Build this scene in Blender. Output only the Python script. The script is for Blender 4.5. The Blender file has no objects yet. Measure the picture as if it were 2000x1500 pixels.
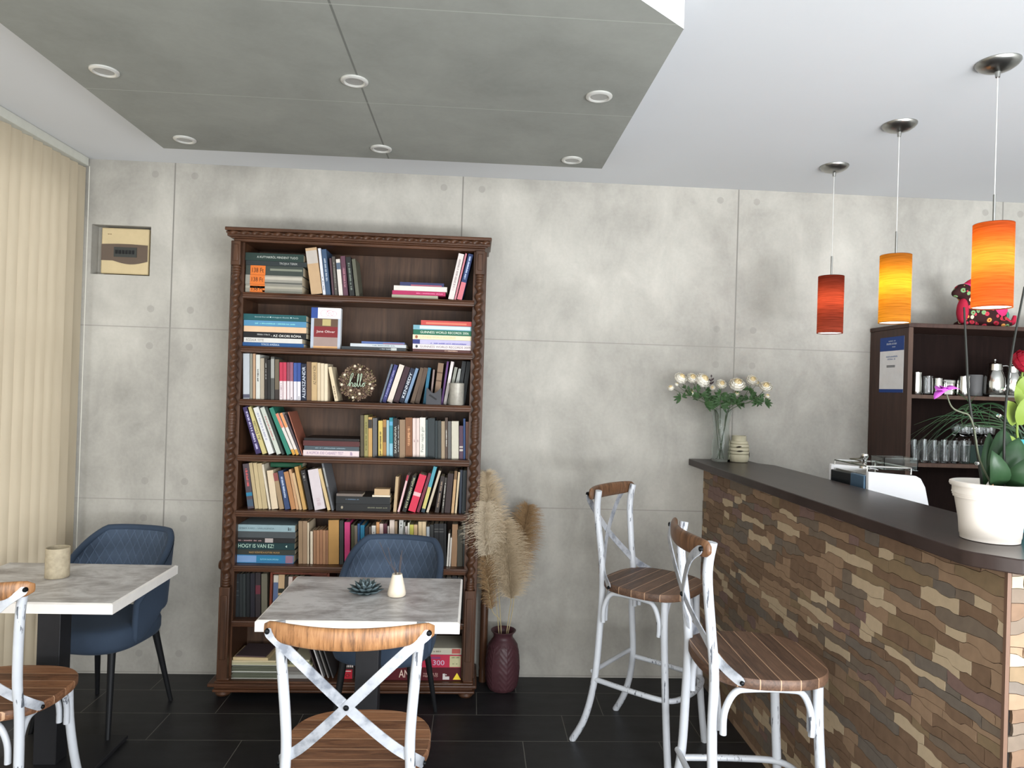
import bpy, bmesh, math, random
from mathutils import Vector, Matrix
from math import sin, cos, pi, radians as R, atan2, sqrt

random.seed(7)
SC = bpy.context.scene
COL = SC.collection

# ------------------------------------------------------------------ camera
FPX = 1350.0
YAW, PITCH, ROLL = math.atan(72 / FPX), math.atan(8 / FPX), 0.031
CF = Vector((sin(YAW) * cos(PITCH), cos(YAW) * cos(PITCH), sin(PITCH)))
CR0 = Vector((cos(YAW), -sin(YAW), 0)); CU0 = CR0.cross(CF)
CU = cos(ROLL) * CU0 - sin(ROLL) * CR0
CR = cos(ROLL) * CR0 + sin(ROLL) * CU0
EYE = Vector((0, 0, 1.6))
cam_d = bpy.data.cameras.new('camera'); cam_d.sensor_width = 36; cam_d.lens = 36 * FPX / 2000
cam_d.clip_start = 0.02
cam = bpy.data.objects.new('camera', cam_d); COL.objects.link(cam)
cam.matrix_world = Matrix(((CR.x, CU.x, -CF.x, EYE.x), (CR.y, CU.y, -CF.y, EYE.y),
                           (CR.z, CU.z, -CF.z, EYE.z), (0, 0, 0, 1)))
SC.camera = cam

# ------------------------------------------------------------------ world, daylight, exposure
SC.view_settings.view_transform = 'Standard'
SC.view_settings.look = 'None'
SC.view_settings.gamma = 1
SC.view_settings.use_curve_mapping = False
SC.view_settings.exposure = 0.36
W = bpy.data.worlds.new('daylight'); SC.world = W; W.use_nodes = True
W.node_tree.nodes['Background'].inputs[0].default_value = (0.93, 0.96, 1.0, 1)
W.node_tree.nodes['Background'].inputs[1].default_value = 1.5

H = 2.763          # ceiling height
YB = 3.833         # back wall
XL = -2.19         # left wall
XR = 4.3
YF = -1.3          # window front behind the viewer

def area(name, loc, rot, sx, sy, power, col):
    l = bpy.data.lights.new(name, 'AREA'); l.shape = 'RECTANGLE'; l.size = sx; l.size_y = sy
    l.energy = power; l.color = col
    o = bpy.data.objects.new(name, l); COL.objects.link(o); o.location = loc; o.rotation_euler = rot
    return o
# daylight entering through the two front windows and the blind-covered side window
area('daylight_front_right', (2.35, YF + 0.06, 1.40), (R(90), 0, 0), 2.9, 2.3, 112, (0.93, 0.96, 1.0))
area('daylight_front_left', (-0.75, YF + 0.06, 1.40), (R(90), 0, 0), 2.4, 2.3, 42, (1.0, 0.99, 0.96))
area('daylight_side', (XL - 0.12, 2.2, 1.35), (0, R(-90), 0), 2.3, 3.0, 6, (1.0, 0.97, 0.90))
# light thrown up from the bright ground outside the front windows
area('ground_glow_right', (2.35, YF + 0.05, 0.55), (R(150), 0, 0), 2.9, 0.7, 165, (0.93, 0.96, 1.0))
area('ground_glow_left', (-0.75, YF + 0.05, 0.55), (R(150), 0, 0), 2.4, 0.7, 22, (1.0, 1.0, 0.97))

# ------------------------------------------------------------------ projection helpers (pixel rows of the shelves -> metres)
def proj(p):
    d = Vector(p) - EYE; k = d.dot(CF)
    return 1000 + FPX * d.dot(CR) / k, 750 - FPX * d.dot(CU) / k
def at_y(px, py, Y):
    r = CF + CR * ((px - 1000) / FPX) - CU * ((py - 750) / FPX)
    return EYE + r * (Y / r.y)
def at_z(px, py, Z):
    r = CF + CR * ((px - 1000) / FPX) - CU * ((py - 750) / FPX)
    return EYE + r * ((Z - 1.6) / r.z)
def x_of(px, Y, Z):
    py = 750
    for _ in range(6):
        x = at_y(px, py, Y).x; py = proj((x, Y, Z))[1]
    return x
def z_of(py, Y, X):
    px = 1000
    for _ in range(6):
        z = at_y(px, py, Y).z; px = proj((X, Y, z))[0]
    return z

# ------------------------------------------------------------------ material helpers
def lin(c):
    return tuple((v / 255 / 12.92 if v / 255 <= 0.04045 else ((v / 255 + 0.055) / 1.055) ** 2.4) for v in c)
class NT:
    def __init__(s, name, rough=0.5, metal=0.0, spec=0.5):
        s.m = bpy.data.materials.new(name); s.m.use_nodes = True
        s.t = s.m.node_tree; s.b = s.t.nodes['Principled BSDF']
        s.b.inputs['Roughness'].default_value = rough; s.b.inputs['Metallic'].default_value = metal
        s.b.inputs['Specular IOR Level'].default_value = spec
    def n(s, typ, **kw):
        x = s.t.nodes.new(typ)
        for k, v in kw.items(): setattr(x, k, v)
        return x
    def l(s, a, b): s.t.links.new(a, b)
    def setin(s, sock, v):
        if hasattr(v, 'is_output'): s.l(v, sock)
        else: sock.default_value = v
    def math(s, op, a, b=0.0, c=0.0, clamp=False):
        x = s.n('ShaderNodeMath', operation=op); x.use_clamp = clamp
        s.setin(x.inputs[0], a); s.setin(x.inputs[1], b)
        if op in ('MULTIPLY_ADD', 'SMOOTH_MIN', 'COMPARE'): s.setin(x.inputs[2], c)
        return x.outputs[0]
    def pos(s, obj=False):
        if obj: return s.n('ShaderNodeTexCoord').outputs['Object']
        return s.n('ShaderNodeNewGeometry').outputs['Position']
    def xyz(s, v):
        x = s.n('ShaderNodeSeparateXYZ'); s.l(v, x.inputs[0]); return x.outputs
    def noise(s, v, scale, detail=4, rough=0.55, stretch=None, dist=0.0):
        if stretch:
            m = s.n('ShaderNodeMapping'); m.inputs['Scale'].default_value = stretch; s.l(v, m.inputs[0]); v = m.outputs[0]
        x = s.n('ShaderNodeTexNoise'); s.l(v, x.inputs['Vector'])
        x.inputs['Scale'].default_value = scale; x.inputs['Detail'].default_value = detail
        x.inputs['Roughness'].default_value = rough; x.inputs['Distortion'].default_value = dist
        return x.outputs[0]
    def ramp(s, f, stops):
        x = s.n('ShaderNodeValToRGB'); s.l(f, x.inputs[0]); e = x.color_ramp.elements
        while len(e) < len(stops): e.new(0.5)
        for i, (p, c) in enumerate(stops):
            e[i].position = p; e[i].color = (*c, 1) if len(c) == 3 else c
        return x.outputs[0]
    def mix(s, f, a, b, mode='MIX'):
        x = s.n('ShaderNodeMix', data_type='RGBA', blend_type=mode)
        s.setin(x.inputs[0], f)
        for i, v in ((6, a), (7, b)):
            if hasattr(v, 'is_output'): s.l(v, x.inputs[i])
            else: x.inputs[i].default_value = (*v, 1)
        return x.outputs[2]
    def color(s, c):
        if hasattr(c, 'is_output'): s.l(c, s.b.inputs['Base Color'])
        else: s.b.inputs['Base Color'].default_value = (*c, 1)
        return s
    def bump(s, h, strength=0.3, dist=0.002):
        x = s.n('ShaderNodeBump'); x.inputs['Strength'].default_value = strength; x.inputs['Distance'].default_value = dist
        s.l(h, x.inputs['Height']); s.l(x.outputs[0], s.b.inputs['Normal']); return s
    def line(s, v, period, offset, halfw):
        # 1 on a thin line every <period>
        a = s.math('SUBTRACT', v, offset - period / 2)
        f = s.math('FLOORED_MODULO', a, period)
        d = s.math('ABSOLUTE', s.math('SUBTRACT', f, period / 2))
        return s.math('LESS_THAN', d, halfw)

def simple(name, col, rough=0.5, metal=0.0, var=0.06, scale=30, spec=0.25):
    t = NT(name, rough, metal, spec)
    f = t.noise(t.pos(True), scale)
    c = lin(col)
    a = tuple(max(0, v * (1 - var * 2)) for v in c); b = tuple(min(1, v * (1 + var * 2)) for v in c)
    t.color(t.mix(f, a, b)); return t.m

M = {}
def concrete(name, base, joints=None, contrast=1.0):
    t = NT(name, 0.72, 0, 0.3); P = t.pos(); x, y, z = t.xyz(P)
    n1 = t.noise(P, 1.1, 5, 0.6); n2 = t.noise(P, 4.0, 6, 0.65, (1, 1, 0.6), 0.4); n3 = t.noise(P, 60, 3)
    f = t.math('ADD', t.math('MULTIPLY', n1, 0.55), t.math('ADD', t.math('MULTIPLY', n2, 0.37), t.math('MULTIPLY', n3, 0.08)))
    b = lin(base)
    lo = tuple(v * (1 - 0.30 * contrast) for v in b); hi = tuple(v * (1 + 0.26 * contrast) for v in b)
    c = t.ramp(f, [(0.36, lo), (0.52, b), (0.66, hi)])
    if joints == 'wall':
        lv = t.line(x, 1.557, -0.101, 0.0035); lh = t.line(z, 0.929, 0.939, 0.0028)
        c = t.mix(lv, c, tuple(v * 0.55 for v in b)); c = t.mix(t.math('MULTIPLY', lh, 0.7), c, tuple(v * 0.66 for v in b))
        fx = t.math('FLOORED_MODULO', t.math('SUBTRACT', x, -0.101 - 0.7785), 1.557)
        dx = t.math('SUBTRACT', t.math('ABSOLUTE', t.math('SUBTRACT', fx, 0.7785)), 0.105)
        fz = t.math('FLOORED_MODULO', t.math('SUBTRACT', z, 0.939 - 0.4645), 0.929)
        dz = t.math('SUBTRACT', t.math('ABSOLUTE', t.math('SUBTRACT', fz, 0.4645)), 0.1)
        r = t.math('SQRT', t.math('ADD', t.math('MULTIPLY', dx, dx), t.math('MULTIPLY', dz, dz)))
        c = t.mix(t.math('MULTIPLY', t.math('LESS_THAN', r, 0.019), 0.4), c, tuple(v * 0.62 for v in b))
        t.bump(t.math('SUBTRACT', f, t.math('ADD', lv, t.math('LESS_THAN', r, 0.019))), 0.25, 0.004)
    elif joints == 'ceil':
        lv = t.line(x, 1.6, -0.432, 0.0035); lh = t.line(y, 0.665, 1.925, 0.0022)
        c = t.mix(t.math('MULTIPLY', lv, 0.75), c, tuple(v * 0.4 for v in b)); c = t.mix(t.math('MULTIPLY', lh, 0.5), c, tuple(v * 1.6 for v in b))
        t.bump(t.math('SUBTRACT', f, lv), 0.2, 0.003)
    t.color(c); return t.m
M['wall'] = concrete('concrete_panels', (166, 163, 155), 'wall', 1.15)
M['panel'] = concrete('grey_concrete_board', (140, 142, 136), 'ceil', 0.6)
M['ceiling'] = simple('white_paint', (204, 206, 208), 0.8, var=0.01, scale=3)
M['plaster'] = simple('plaster', (200, 200, 195), 0.8, var=0.02, scale=3)

def floor_mat():
    t = NT('dark_floor_tiles', 0.42, 0, 0.35); P = t.pos(); x, y, z = t.xyz(P)
    row = t.math('FLOOR', t.math('DIVIDE', t.math('SUBTRACT', y, 3.385), 0.25))
    u = t.math('SUBTRACT', x, t.math('MULTIPLY', row, 0.208))
    lx = t.line(u, 0.625, 0.057, 0.0018); ly = t.line(y, 0.25, 3.385, 0.0018)
    g = t.math('MAXIMUM', lx, ly)
    n = t.noise(P, 5, 5, 0.6, (1, 2.5, 1)); c = t.ramp(n, [(0.3, lin((22, 22, 24))), (0.7, lin((36, 36, 38)))])
    t.color(t.mix(g, c, lin((98, 96, 90))))
    n2 = t.noise(P, 60, 4); t.bump(t.math('SUBTRACT', t.math('MULTIPLY', n2, 0.3), g), 0.25, 0.002)
    return t.m
M['floor'] = floor_mat()

def wood(name, dark, light, rough=0.35, stretch=(14, 14, 1.2), scale=3.0, spec=0.3, distress=0.0):
    t = NT(name, rough, 0, spec); P = t.pos(True)
    n = t.noise(P, scale, 6, 0.6, stretch, 0.6); n2 = t.noise(P, 2.0, 3)
    c = t.ramp(n, [(0.3, lin(dark)), (0.7, lin(light))])
    c = t.mix(t.math('MULTIPLY', n2, 0.45), c, lin(tuple(v * 0.75 for v in dark)))
    t.color(c); t.bump(n, 0.15, 0.001); return t.m
M['walnut'] = wood('walnut', (54, 35, 24), (94, 62, 42), 0.38)
M['walnut_shelf'] = wood('walnut_shelf', (58, 37, 26), (100, 66, 46), 0.32, (1.2, 14, 14))
M['walnut_back'] = wood('walnut_back_board', (60, 44, 34), (92, 68, 52), 0.55)
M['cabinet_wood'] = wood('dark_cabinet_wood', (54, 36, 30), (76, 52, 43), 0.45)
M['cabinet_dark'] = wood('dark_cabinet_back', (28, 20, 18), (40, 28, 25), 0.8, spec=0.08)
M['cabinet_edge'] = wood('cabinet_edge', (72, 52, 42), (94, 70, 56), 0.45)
M['crate_wood'] = wood('red_brown_wood', (98, 44, 28), (128, 62, 40), 0.45)
M['counter_top'] = wood('dark_countertop', (42, 32, 28), (62, 50, 46), 0.30, (2.2, 1.0, 1), 5, 0.2)
M['rail_wood'] = None

def plank_wood(name, dark, light, plank=0.062, gap=None, rough=0.5, axis='y'):
    t = NT(name, rough, 0, 0.4); P = t.pos(True); x, y, z = t.xyz(P)
    v = y if axis == 'y' else x
    idx = t.math('FLOOR', t.math('DIVIDE', v, plank))
    wn = t.n('ShaderNodeTexWhiteNoise'); wn.noise_dimensions = '1D'; t.l(idx, wn.inputs['W'])
    st = (2.0, 20, 20) if axis == 'y' else (20, 2, 20)
    n = t.noise(P, 3.5, 6, 0.65, st, 1.0)
    f = t.math('ADD', t.math('MULTIPLY', n, 0.75), t.math('MULTIPLY', wn.outputs['Value'], 0.28))
    c = t.ramp(f, [(0.3, lin(dark)), (0.72, lin(light))])
    g = t.line(v, plank, 0.0, 0.0016)
    c = t.mix(t.math('MULTIPLY', g, 0.8), c, lin(gap or (196, 160, 128)))
    t.color(c); t.bump(t.math('SUBTRACT', n, g), 0.25, 0.0015); return t.m
M['seat_wood'] = plank_wood('planked_seat_wood', (92, 62, 44), (164, 116, 82))
M['stool_seat_wood'] = plank_wood('planked_stool_seat_wood', (72, 54, 44), (128, 98, 78))
def rail_mat(name, lo, hi, streak):
    t = NT(name, 0.4, 0, 0.5); P = t.pos(True)
    n = t.noise(P, 6, 6, 0.7, (14, 2, 1.5), 0.5); n2 = t.noise(P, 9, 4)
    c = t.ramp(n, [(0.36, lin(streak)), (0.5, lin(lo)), (0.7, lin(hi))])
    t.color(t.mix(t.math('MULTIPLY', n2, 0.3), c, lin(lo))); t.bump(n, 0.2, 0.001); return t.m
M['rail_wood'] = rail_mat('rubbed_rail_wood', (156, 110, 70), (188, 142, 98), (98, 68, 44))
M['stool_rail_wood'] = rail_mat('dark_rubbed_rail_wood', (106, 74, 50), (138, 102, 74), (60, 42, 30))

def white_metal():
    t = NT('rubbed_white_metal', 0.38, 0.0, 0.5); P = t.pos(True)
    n = t.noise(P, 5, 4, 0.6, (22, 22, 1.4)); n2 = t.noise(P, 2.2, 3)
    f = t.math('MULTIPLY', t.math('GREATER_THAN', n, 0.60), t.math('GREATER_THAN', n2, 0.50))
    base = t.mix(t.noise(P, 8, 3), lin((184, 188, 194)), lin((204, 208, 213)))
    t.color(t.mix(f, base, lin((92, 96, 104)))); return t.m
M['white_metal'] = white_metal()
def strap_mat():
    t = NT('rubbed_white_strap', 0.36, 0.25, 0.5); P = t.pos(True)
    n = t.noise(P, 7, 4, 0.6, (2, 2, 2))
    t.color(t.ramp(n, [(0.35, lin((128, 134, 144))), (0.52, lin((186, 190, 197))), (0.75, lin((206, 210, 214)))])); return t.m
M['strap'] = strap_mat()
M['bolt'] = simple('black_bolt', (24, 26, 28), 0.4, 0.6)
M['black_metal'] = simple('black_powder_metal', (30, 31, 33), 0.5, 0.3)
M['table_metal'] = simple('charcoal_metal', (44, 44, 46), 0.45, 0.3)

def table_mat():
    t = NT('whitewashed_tabletop', 0.36, 0, 0.45); P = t.pos(True)
    n = t.noise(P, 5.5, 7, 0.68, (0.9, 1.3, 1), 0.5); n2 = t.noise(P, 30, 4, 0.6, (0.4, 2.5, 1))
    f = t.math('ADD', t.math('MULTIPLY', n, 0.8), t.math('MULTIPLY', n2, 0.2))
    t.color(t.ramp(f, [(0.33, lin((128, 122, 121))), (0.45, lin((172, 169, 168))), (0.56, lin((208, 207, 207)))])); return t.m
M['table'] = table_mat()
M['table_edge'] = simple('white_table_edge', (232, 228, 222), 0.5, var=0.05, scale=20)

def velvet(name, col, quilt):
    t = NT(name, 0.85, 0, 0.2); P = t.pos(True); x, y, z = t.xyz(P)
    n = t.noise(P, 5, 4); c = lin(col)
    base = t.mix(n, tuple(v * 0.75 for v in c), tuple(v * 1.3 for v in c))
    t.b.inputs['Sheen Weight'].default_value = 0.22; t.b.inputs['Sheen Roughness'].default_value = 0.4
    t.b.inputs['Sheen Tint'].default_value = (*tuple(min(1, .15 + v * 2) for v in c), 1)
    if quilt:
        uv = t.n('ShaderNodeUVMap').outputs[0]; u, v, _ = t.xyz(uv)
        a = t.math('ADD', t.math('DIVIDE', u, 0.041), t.math('DIVIDE', v, 0.082))
        b = t.math('SUBTRACT', t.math('DIVIDE', u, 0.041), t.math('DIVIDE', v, 0.082))
        def g(q):
            d = t.math('ABSOLUTE', t.math('SUBTRACT', t.math('FRACT', q), 0.5))
            return t.math('MULTIPLY', d, 2.0)      # 1 on the seam
        s = t.math('MAXIMUM', g(a), g(b))
        h = t.math('SUBTRACT', 1.0, t.math('POWER', s, 7.0))
        t.bump(h, 0.8, 0.004)
        base = t.mix(t.math('MULTIPLY', t.math('POWER', s, 12.0), 0.75), base, tuple(min(1, v * 2.4) for v in c))
    t.color(base); return t.m
M['velvet_quilted'] = velvet('quilted_blue_velvet', (66, 78, 94), True)
M['velvet'] = velvet('blue_velvet', (52, 64, 80), False)

def glass(name, col=(0.9, 0.96, 0.95), rough=0.0):
    t = NT(name, rough, 0, 0.5); t.b.inputs['Transmission Weight'].default_value = 1.0
    t.b.inputs['IOR'].default_value = 1.45; n = t.noise(t.pos(True), 12)
    t.color(t.mix(n, tuple(v * 0.97 for v in col), col)); return t.m
M['glass'] = glass('clear_glass'); M['vase_glass'] = glass('thin_vase_glass', (.93, .97, .96)); M['vase_glass'].node_tree.nodes['Principled BSDF'].inputs['IOR'].default_value = 1.22; M['drink_glass'] = glass('drinking_glass', (0.95, 0.97, 0.97))
M['chrome'] = simple('chrome', (215, 215, 212), 0.14, 1.0, 0.02)
M['brushed'] = simple('brushed_nickel', (160, 160, 156), 0.3, 1.0, 0.05)
M['steel'] = simple('polished_steel', (190, 190, 185), 0.16, 1.0, 0.03)
M['leaf'] = simple('green_leaf', (54, 80, 46), 0.5, var=0.25, scale=14)
M['leaf_dark'] = simple('dark_green_leaf', (38, 62, 38), 0.35, var=0.2, scale=9)
M['leaf_lime'] = simple('lime_leaf', (104, 122, 50), 0.45, var=0.15, scale=9)
M['stem'] = simple('stem_green', (72, 82, 60), 0.6, var=0.15)
M['petal_inner'] = simple('buttery_petal', (232, 214, 170), 0.6, var=0.05, scale=60)
M['petal'] = simple('cream_petal', (244, 240, 228), 0.6, var=0.04, scale=60)
M['pages'] = simple('book_pages', (205, 192, 165), 0.8, var=0.08, scale=80)

def blind_mat():
    m = bpy.data.materials.new('cream_blind_fabric'); m.use_nodes = True; t = m.node_tree
    for n in list(t.nodes): t.nodes.remove(n)
    o = t.nodes.new('ShaderNodeOutputMaterial'); mx = t.nodes.new('ShaderNodeMixShader'); mx.inputs[0].default_value = 0.35
    d = t.nodes.new('ShaderNodeBsdfDiffuse'); tr = t.nodes.new('ShaderNodeBsdfTranslucent')
    tc = t.nodes.new('ShaderNodeTexCoord'); mp = t.nodes.new('ShaderNodeMapping'); mp.inputs['Scale'].default_value = (3, 3, 0.6)
    ns = t.nodes.new('ShaderNodeTexNoise'); ns.inputs['Scale'].default_value = 4
    r = t.nodes.new('ShaderNodeValToRGB'); r.color_ramp.elements[0].color = (*lin((184, 171, 148)), 1); r.color_ramp.elements[1].color = (*lin((206, 194, 171)), 1)
    t.links.new(tc.outputs['Object'], mp.inputs[0]); t.links.new(mp.outputs[0], ns.inputs['Vector']); t.links.new(ns.outputs[0], r.inputs[0])
    t.links.new(r.outputs[0], d.inputs[0]); t.links.new(r.outputs[0], tr.inputs[0])
    t.links.new(d.outputs[0], mx.inputs[1]); t.links.new(tr.outputs[0], mx.inputs[2]); t.links.new(mx.outputs[0], o.inputs[0])
    return m
M['blind'] = blind_mat()
_cm = {}
def cmat(col, rough=0.5, metal=0.0):
    k = (tuple(col), rough, metal)
    if k not in _cm: _cm[k] = simple('painted_%d_%d_%d' % tuple(int(c) for c in col), col, rough, metal, 0.05, 25)
    return _cm[k]

# ------------------------------------------------------------------ mesh builder
class MB:
    def __init__(s): s.v = []; s.f = []; s.m = []
    def add(s, vs, fs, mi=0):
        b = len(s.v); s.v += [tuple(v) for v in vs]; s.f += [tuple(b + i for i in f) for f in fs]; s.m += [mi] * len(fs)
        return s
    def box(s, x0, y0, z0, x1, y1, z1, mi=0):
        x0, x1 = sorted((x0, x1)); y0, y1 = sorted((y0, y1)); z0, z1 = sorted((z0, z1))
        return s.add([(x0, y0, z0), (x1, y0, z0), (x1, y1, z0), (x0, y1, z0), (x0, y0, z1), (x1, y0, z1), (x1, y1, z1), (x0, y1, z1)],
                     [(0, 3, 2, 1), (4, 5, 6, 7), (0, 1, 5, 4), (1, 2, 6, 5), (2, 3, 7, 6), (3, 0, 4, 7)], mi)
    def rings(s, rings, closed=True, cap=True, mi=0):
        n = len(rings[0]); vs = [p for r in rings for p in r]; fs = []
        for i in range(len(rings) - 1):
            for j in range(n if closed else n - 1):
                k = (j + 1) % n
                fs.append((i * n + j, i * n + k, (i + 1) * n + k, (i + 1) * n + j))
        if cap and closed:
            fs.append(tuple(range(n - 1, -1, -1))); fs.append(tuple((len(rings) - 1) * n + j for j in range(n)))
        return s.add(vs, fs, mi)
    def lathe(s, prof, c=(0, 0, 0), seg=32, axis='z', cap=True, mi=0, radf=None):
        rs = []
        for i, (r, h) in enumerate(prof):
            ring = []
            for j in range(seg):
                a = 2 * pi * j / seg; rr = r if radf is None else radf(r, h, a)
                if axis == 'z': p = (c[0] + rr * cos(a), c[1] + rr * sin(a), c[2] + h)
                elif axis == 'y': p = (c[0] + rr * cos(a), c[1] + h, c[2] - rr * sin(a))
                else: p = (c[0] + h, c[1] + rr * cos(a), c[2] + rr * sin(a))
                ring.append(p)
            rs.append(ring)
        return s.rings(rs, True, cap, mi)
    def tube(s, pts, r, seg=10, smooth=0, mi=0, cap=True):
        P = [Vector(p) for p in pts]
        rad = [r] * len(P) if not isinstance(r, (list, tuple)) else list(r)
        if smooth: P, rad = spline(P, smooth, rad)
        t0 = (P[1] - P[0]).normalized(); up = Vector((0, 0, 1)) if abs(t0.z) < 0.9 else Vector((1, 0, 0))
        nrm = (up - t0 * up.dot(t0)).normalized(); rs = []
        for i, p in enumerate(P):
            t = (P[min(i + 1, len(P) - 1)] - P[max(i - 1, 0)]).normalized()
            nrm = (nrm - t * nrm.dot(t)).normalized(); b = t.cross(nrm)
            rs.append([p + (nrm * cos(2 * pi * j / seg) + b * sin(2 * pi * j / seg)) * rad[i] for j in range(seg)])
        return s.rings(rs, True, cap, mi)
    def strap(s, pts, nrms, w, th, smooth=6, mi=0):
        P = [Vector(p) for p in pts]; N = [Vector(n) for n in nrms]
        P, _ = spline(P, smooth, [0] * len(P)); N, _ = spline(N, smooth, [0] * len(N))
        rs = []
        for i, p in enumerate(P):
            t = (P[min(i + 1, len(P) - 1)] - P[max(i - 1, 0)]).normalized()
            n = (N[i] - t * N[i].dot(t)).normalized(); b = t.cross(n)
            ww = w / 2
            if i == 0 or i == len(P) - 1: ww = w * 0.3
            elif i == 1 or i == len(P) - 2: ww = w * 0.45
            rs.append([p + b * ww + n * th / 2, p - b * ww + n * th / 2, p - b * ww - n * th / 2, p + b * ww - n * th / 2])
        return s.rings(rs, True, True, mi)
    def prism(s, poly, z0, z1, mi=0):
        n = len(poly); vs = [(x, y, z0) for x, y in poly] + [(x, y, z1) for x, y in poly]
        return s.add(vs, [tuple(range(n - 1, -1, -1)), tuple(range(n, 2 * n))] + [(i, (i + 1) % n, n + (i + 1) % n, n + i) for i in range(n)], mi)
    def ball(s, c, r, seg=12, rings=8, sc=(1, 1, 1), mi=0, rot=None):
        vs = []; fs = []
        for i in range(rings + 1):
            th = pi * i / rings
            for j in range(seg):
                a = 2 * pi * j / seg
                q = Vector((r * sin(th) * cos(a) * sc[0], r * sin(th) * sin(a) * sc[1], r * cos(th) * sc[2]))
                if rot: q = rot @ q
                vs.append(q + Vector(c))
        for i in range(rings):
            for j in range(seg):
                k = (j + 1) % seg
                if i == 0: fs.append((j, (i + 1) * seg + j, (i + 1) * seg + k))
                elif i == rings - 1: fs.append((i * seg + j, (i + 1) * seg + j, i * seg + k))
                else: fs.append((i * seg + j, (i + 1) * seg + j, (i + 1) * seg + k, i * seg + k))
        return s.add(vs, fs, mi)
    def leaf(s, base, tip, width, up=(0, 0, 1), bend=0.15, n=5, mi=0, fold=0.15):
        b = Vector(base); t = Vector(tip); d = t - b; L = d.length; dn = d.normalized()
        u = Vector(up); sd = dn.cross(u)
        if sd.length < 1e-4: sd = dn.cross(Vector((1, 0, 0)))
        sd.normalize(); nn = sd.cross(dn).normalized()
        vs = []; fs = []
        for i in range(n + 1):
            q = i / n; w = width / 2 * (sin(pi * min(1, q * 0.92 + 0.05)) ** 0.8)
            if i == n: w = width * 0.02
            c = b + d * q + nn * (sin(pi * q) * bend * L)
            vs += [c - sd * w + nn * w * fold, c, c + sd * w + nn * w * fold]
        for i in range(n):
            k = i * 3; fs += [(k, k + 1, k + 4, k + 3), (k + 1, k + 2, k + 5, k + 4)]
        return s.add(vs, fs, mi)
    def shift(s, dx, dy, dz): s.v = [(x + dx, y + dy, z + dz) for x, y, z in s.v]; return s
    def build(s, name, mats, parent=None, loc=(0, 0, 0), bevel=0, seg=2, sharp=40, subsurf=0, solid=0):
        me = bpy.data.meshes.new(name); me.from_pydata(s.v, [], s.f)
        mats = mats if isinstance(mats, (list, tuple)) else [mats]
        for m in mats: me.materials.append(m)
        if len(mats) > 1: me.polygons.foreach_set('material_index', s.m)
        bm = bmesh.new(); bm.from_mesh(me); bmesh.ops.recalc_face_normals(bm, faces=bm.faces); bm.to_mesh(me); bm.free()
        if sharp:
            me.polygons.foreach_set('use_smooth', [True] * len(me.polygons)); me.set_sharp_from_angle(angle=R(sharp))
        me.update()
        o = bpy.data.objects.new(name, me); COL.objects.link(o); o.location = loc
        if parent: o.parent = parent
        if solid:
            md = o.modifiers.new('solid', 'SOLIDIFY'); md.thickness = solid; md.offset = 0
        if bevel:
            md = o.modifiers.new('bevel', 'BEVEL'); md.width = bevel; md.segments = seg; md.limit_method = 'ANGLE'; md.angle_limit = R(35); md.harden_normals = False
        if subsurf:
            md = o.modifiers.new('sub', 'SUBSURF'); md.levels = subsurf; md.render_levels = subsurf
        return o

def spline(P, k, rad):
    out = []; ro = []; n = len(P)
    for i in range(n - 1):
        p0 = P[max(i - 1, 0)]; p1 = P[i]; p2 = P[i + 1]; p3 = P[min(i + 2, n - 1)]
        for j in range(k):
            t = j / k; t2 = t * t; t3 = t2 * t
            out.append(0.5 * ((2 * p1) + (p2 - p0) * t + (2 * p0 - 5 * p1 + 4 * p2 - p3) * t2 + (3 * p1 - p0 - 3 * p2 + p3) * t3))
            ro.append(rad[i] * (1 - t) + rad[i + 1] * t)
    out.append(P[-1]); ro.append(rad[-1]); return out, ro

def tag(o, label, cat, group=None, kind=None):
    o['label'] = label; o['category'] = cat
    if group: o['group'] = group
    if kind: o['kind'] = kind
    return o
def thing(name, label, cat, loc=(0, 0, 0), rz=0, group=None):
    o = bpy.data.objects.new(name, None); COL.objects.link(o); o.location = loc; o.rotation_euler = (0, 0, rz)
    o.empty_display_size = 0.05
    return tag(o, label, cat, group)
def struct(o): o['kind'] = 'structure'; return o
def copy_tree(o, parent=None):
    c = o.copy(); COL.objects.link(c)
    if parent: c.parent = parent
    for ch in list(o.children): copy_tree(ch, c)
    return c

_tc = {}
def text(s, parent, mat, loc, length=None, height=None, upright=False, name='title', matrix=None, thick=0.0002, flip=False):
    if s not in _tc:
        cu = bpy.data.curves.new('t', 'FONT'); cu.body = s; cu.size = 1; cu.resolution_u = 3; cu.extrude = 0
        to = bpy.data.objects.new('t', cu); COL.objects.link(to)
        dg = bpy.context.evaluated_depsgraph_get(); dg.update()
        me = bpy.data.meshes.new_from_object(to.evaluated_get(dg))
        bpy.data.objects.remove(to); bpy.data.curves.remove(cu)
        _tc[s] = [tuple(v.co) for v in me.vertices], [tuple(p.vertices) for p in me.polygons]
        bpy.data.meshes.remove(me)
    vs, fs = _tc[s]
    if not vs: return None
    x0 = min(v[0] for v in vs); x1 = max(v[0] for v in vs); y0 = min(v[1] for v in vs); y1 = max(v[1] for v in vs)
    sc = 1e9
    if length: sc = min(sc, length / (x1 - x0))
    if height: sc = min(sc, height / (y1 - y0))
    sx = sy = sc
    if length and height: sx = min(length / (x1 - x0), sc * 1.5); sy = min(height / (y1 - y0), sc * 1.5)
    cx, cy = (x0 + x1) / 2, (y0 + y1) / 2
    out = []
    for v in vs:
        a, b = (v[0] - cx) * sx, (v[1] - cy) * sy
        if matrix is not None: out.append(matrix @ Vector((a, b, 0)))
        elif upright: out.append((loc[0] - b, loc[1], loc[2] + a) if not flip else (loc[0] + b, loc[1], loc[2] - a))
        else: out.append((loc[0] + a, loc[1], loc[2] + b))
    mb = MB(); mb.add(out, fs)
    return mb.build(name, mat, parent, sharp=0)

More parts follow.
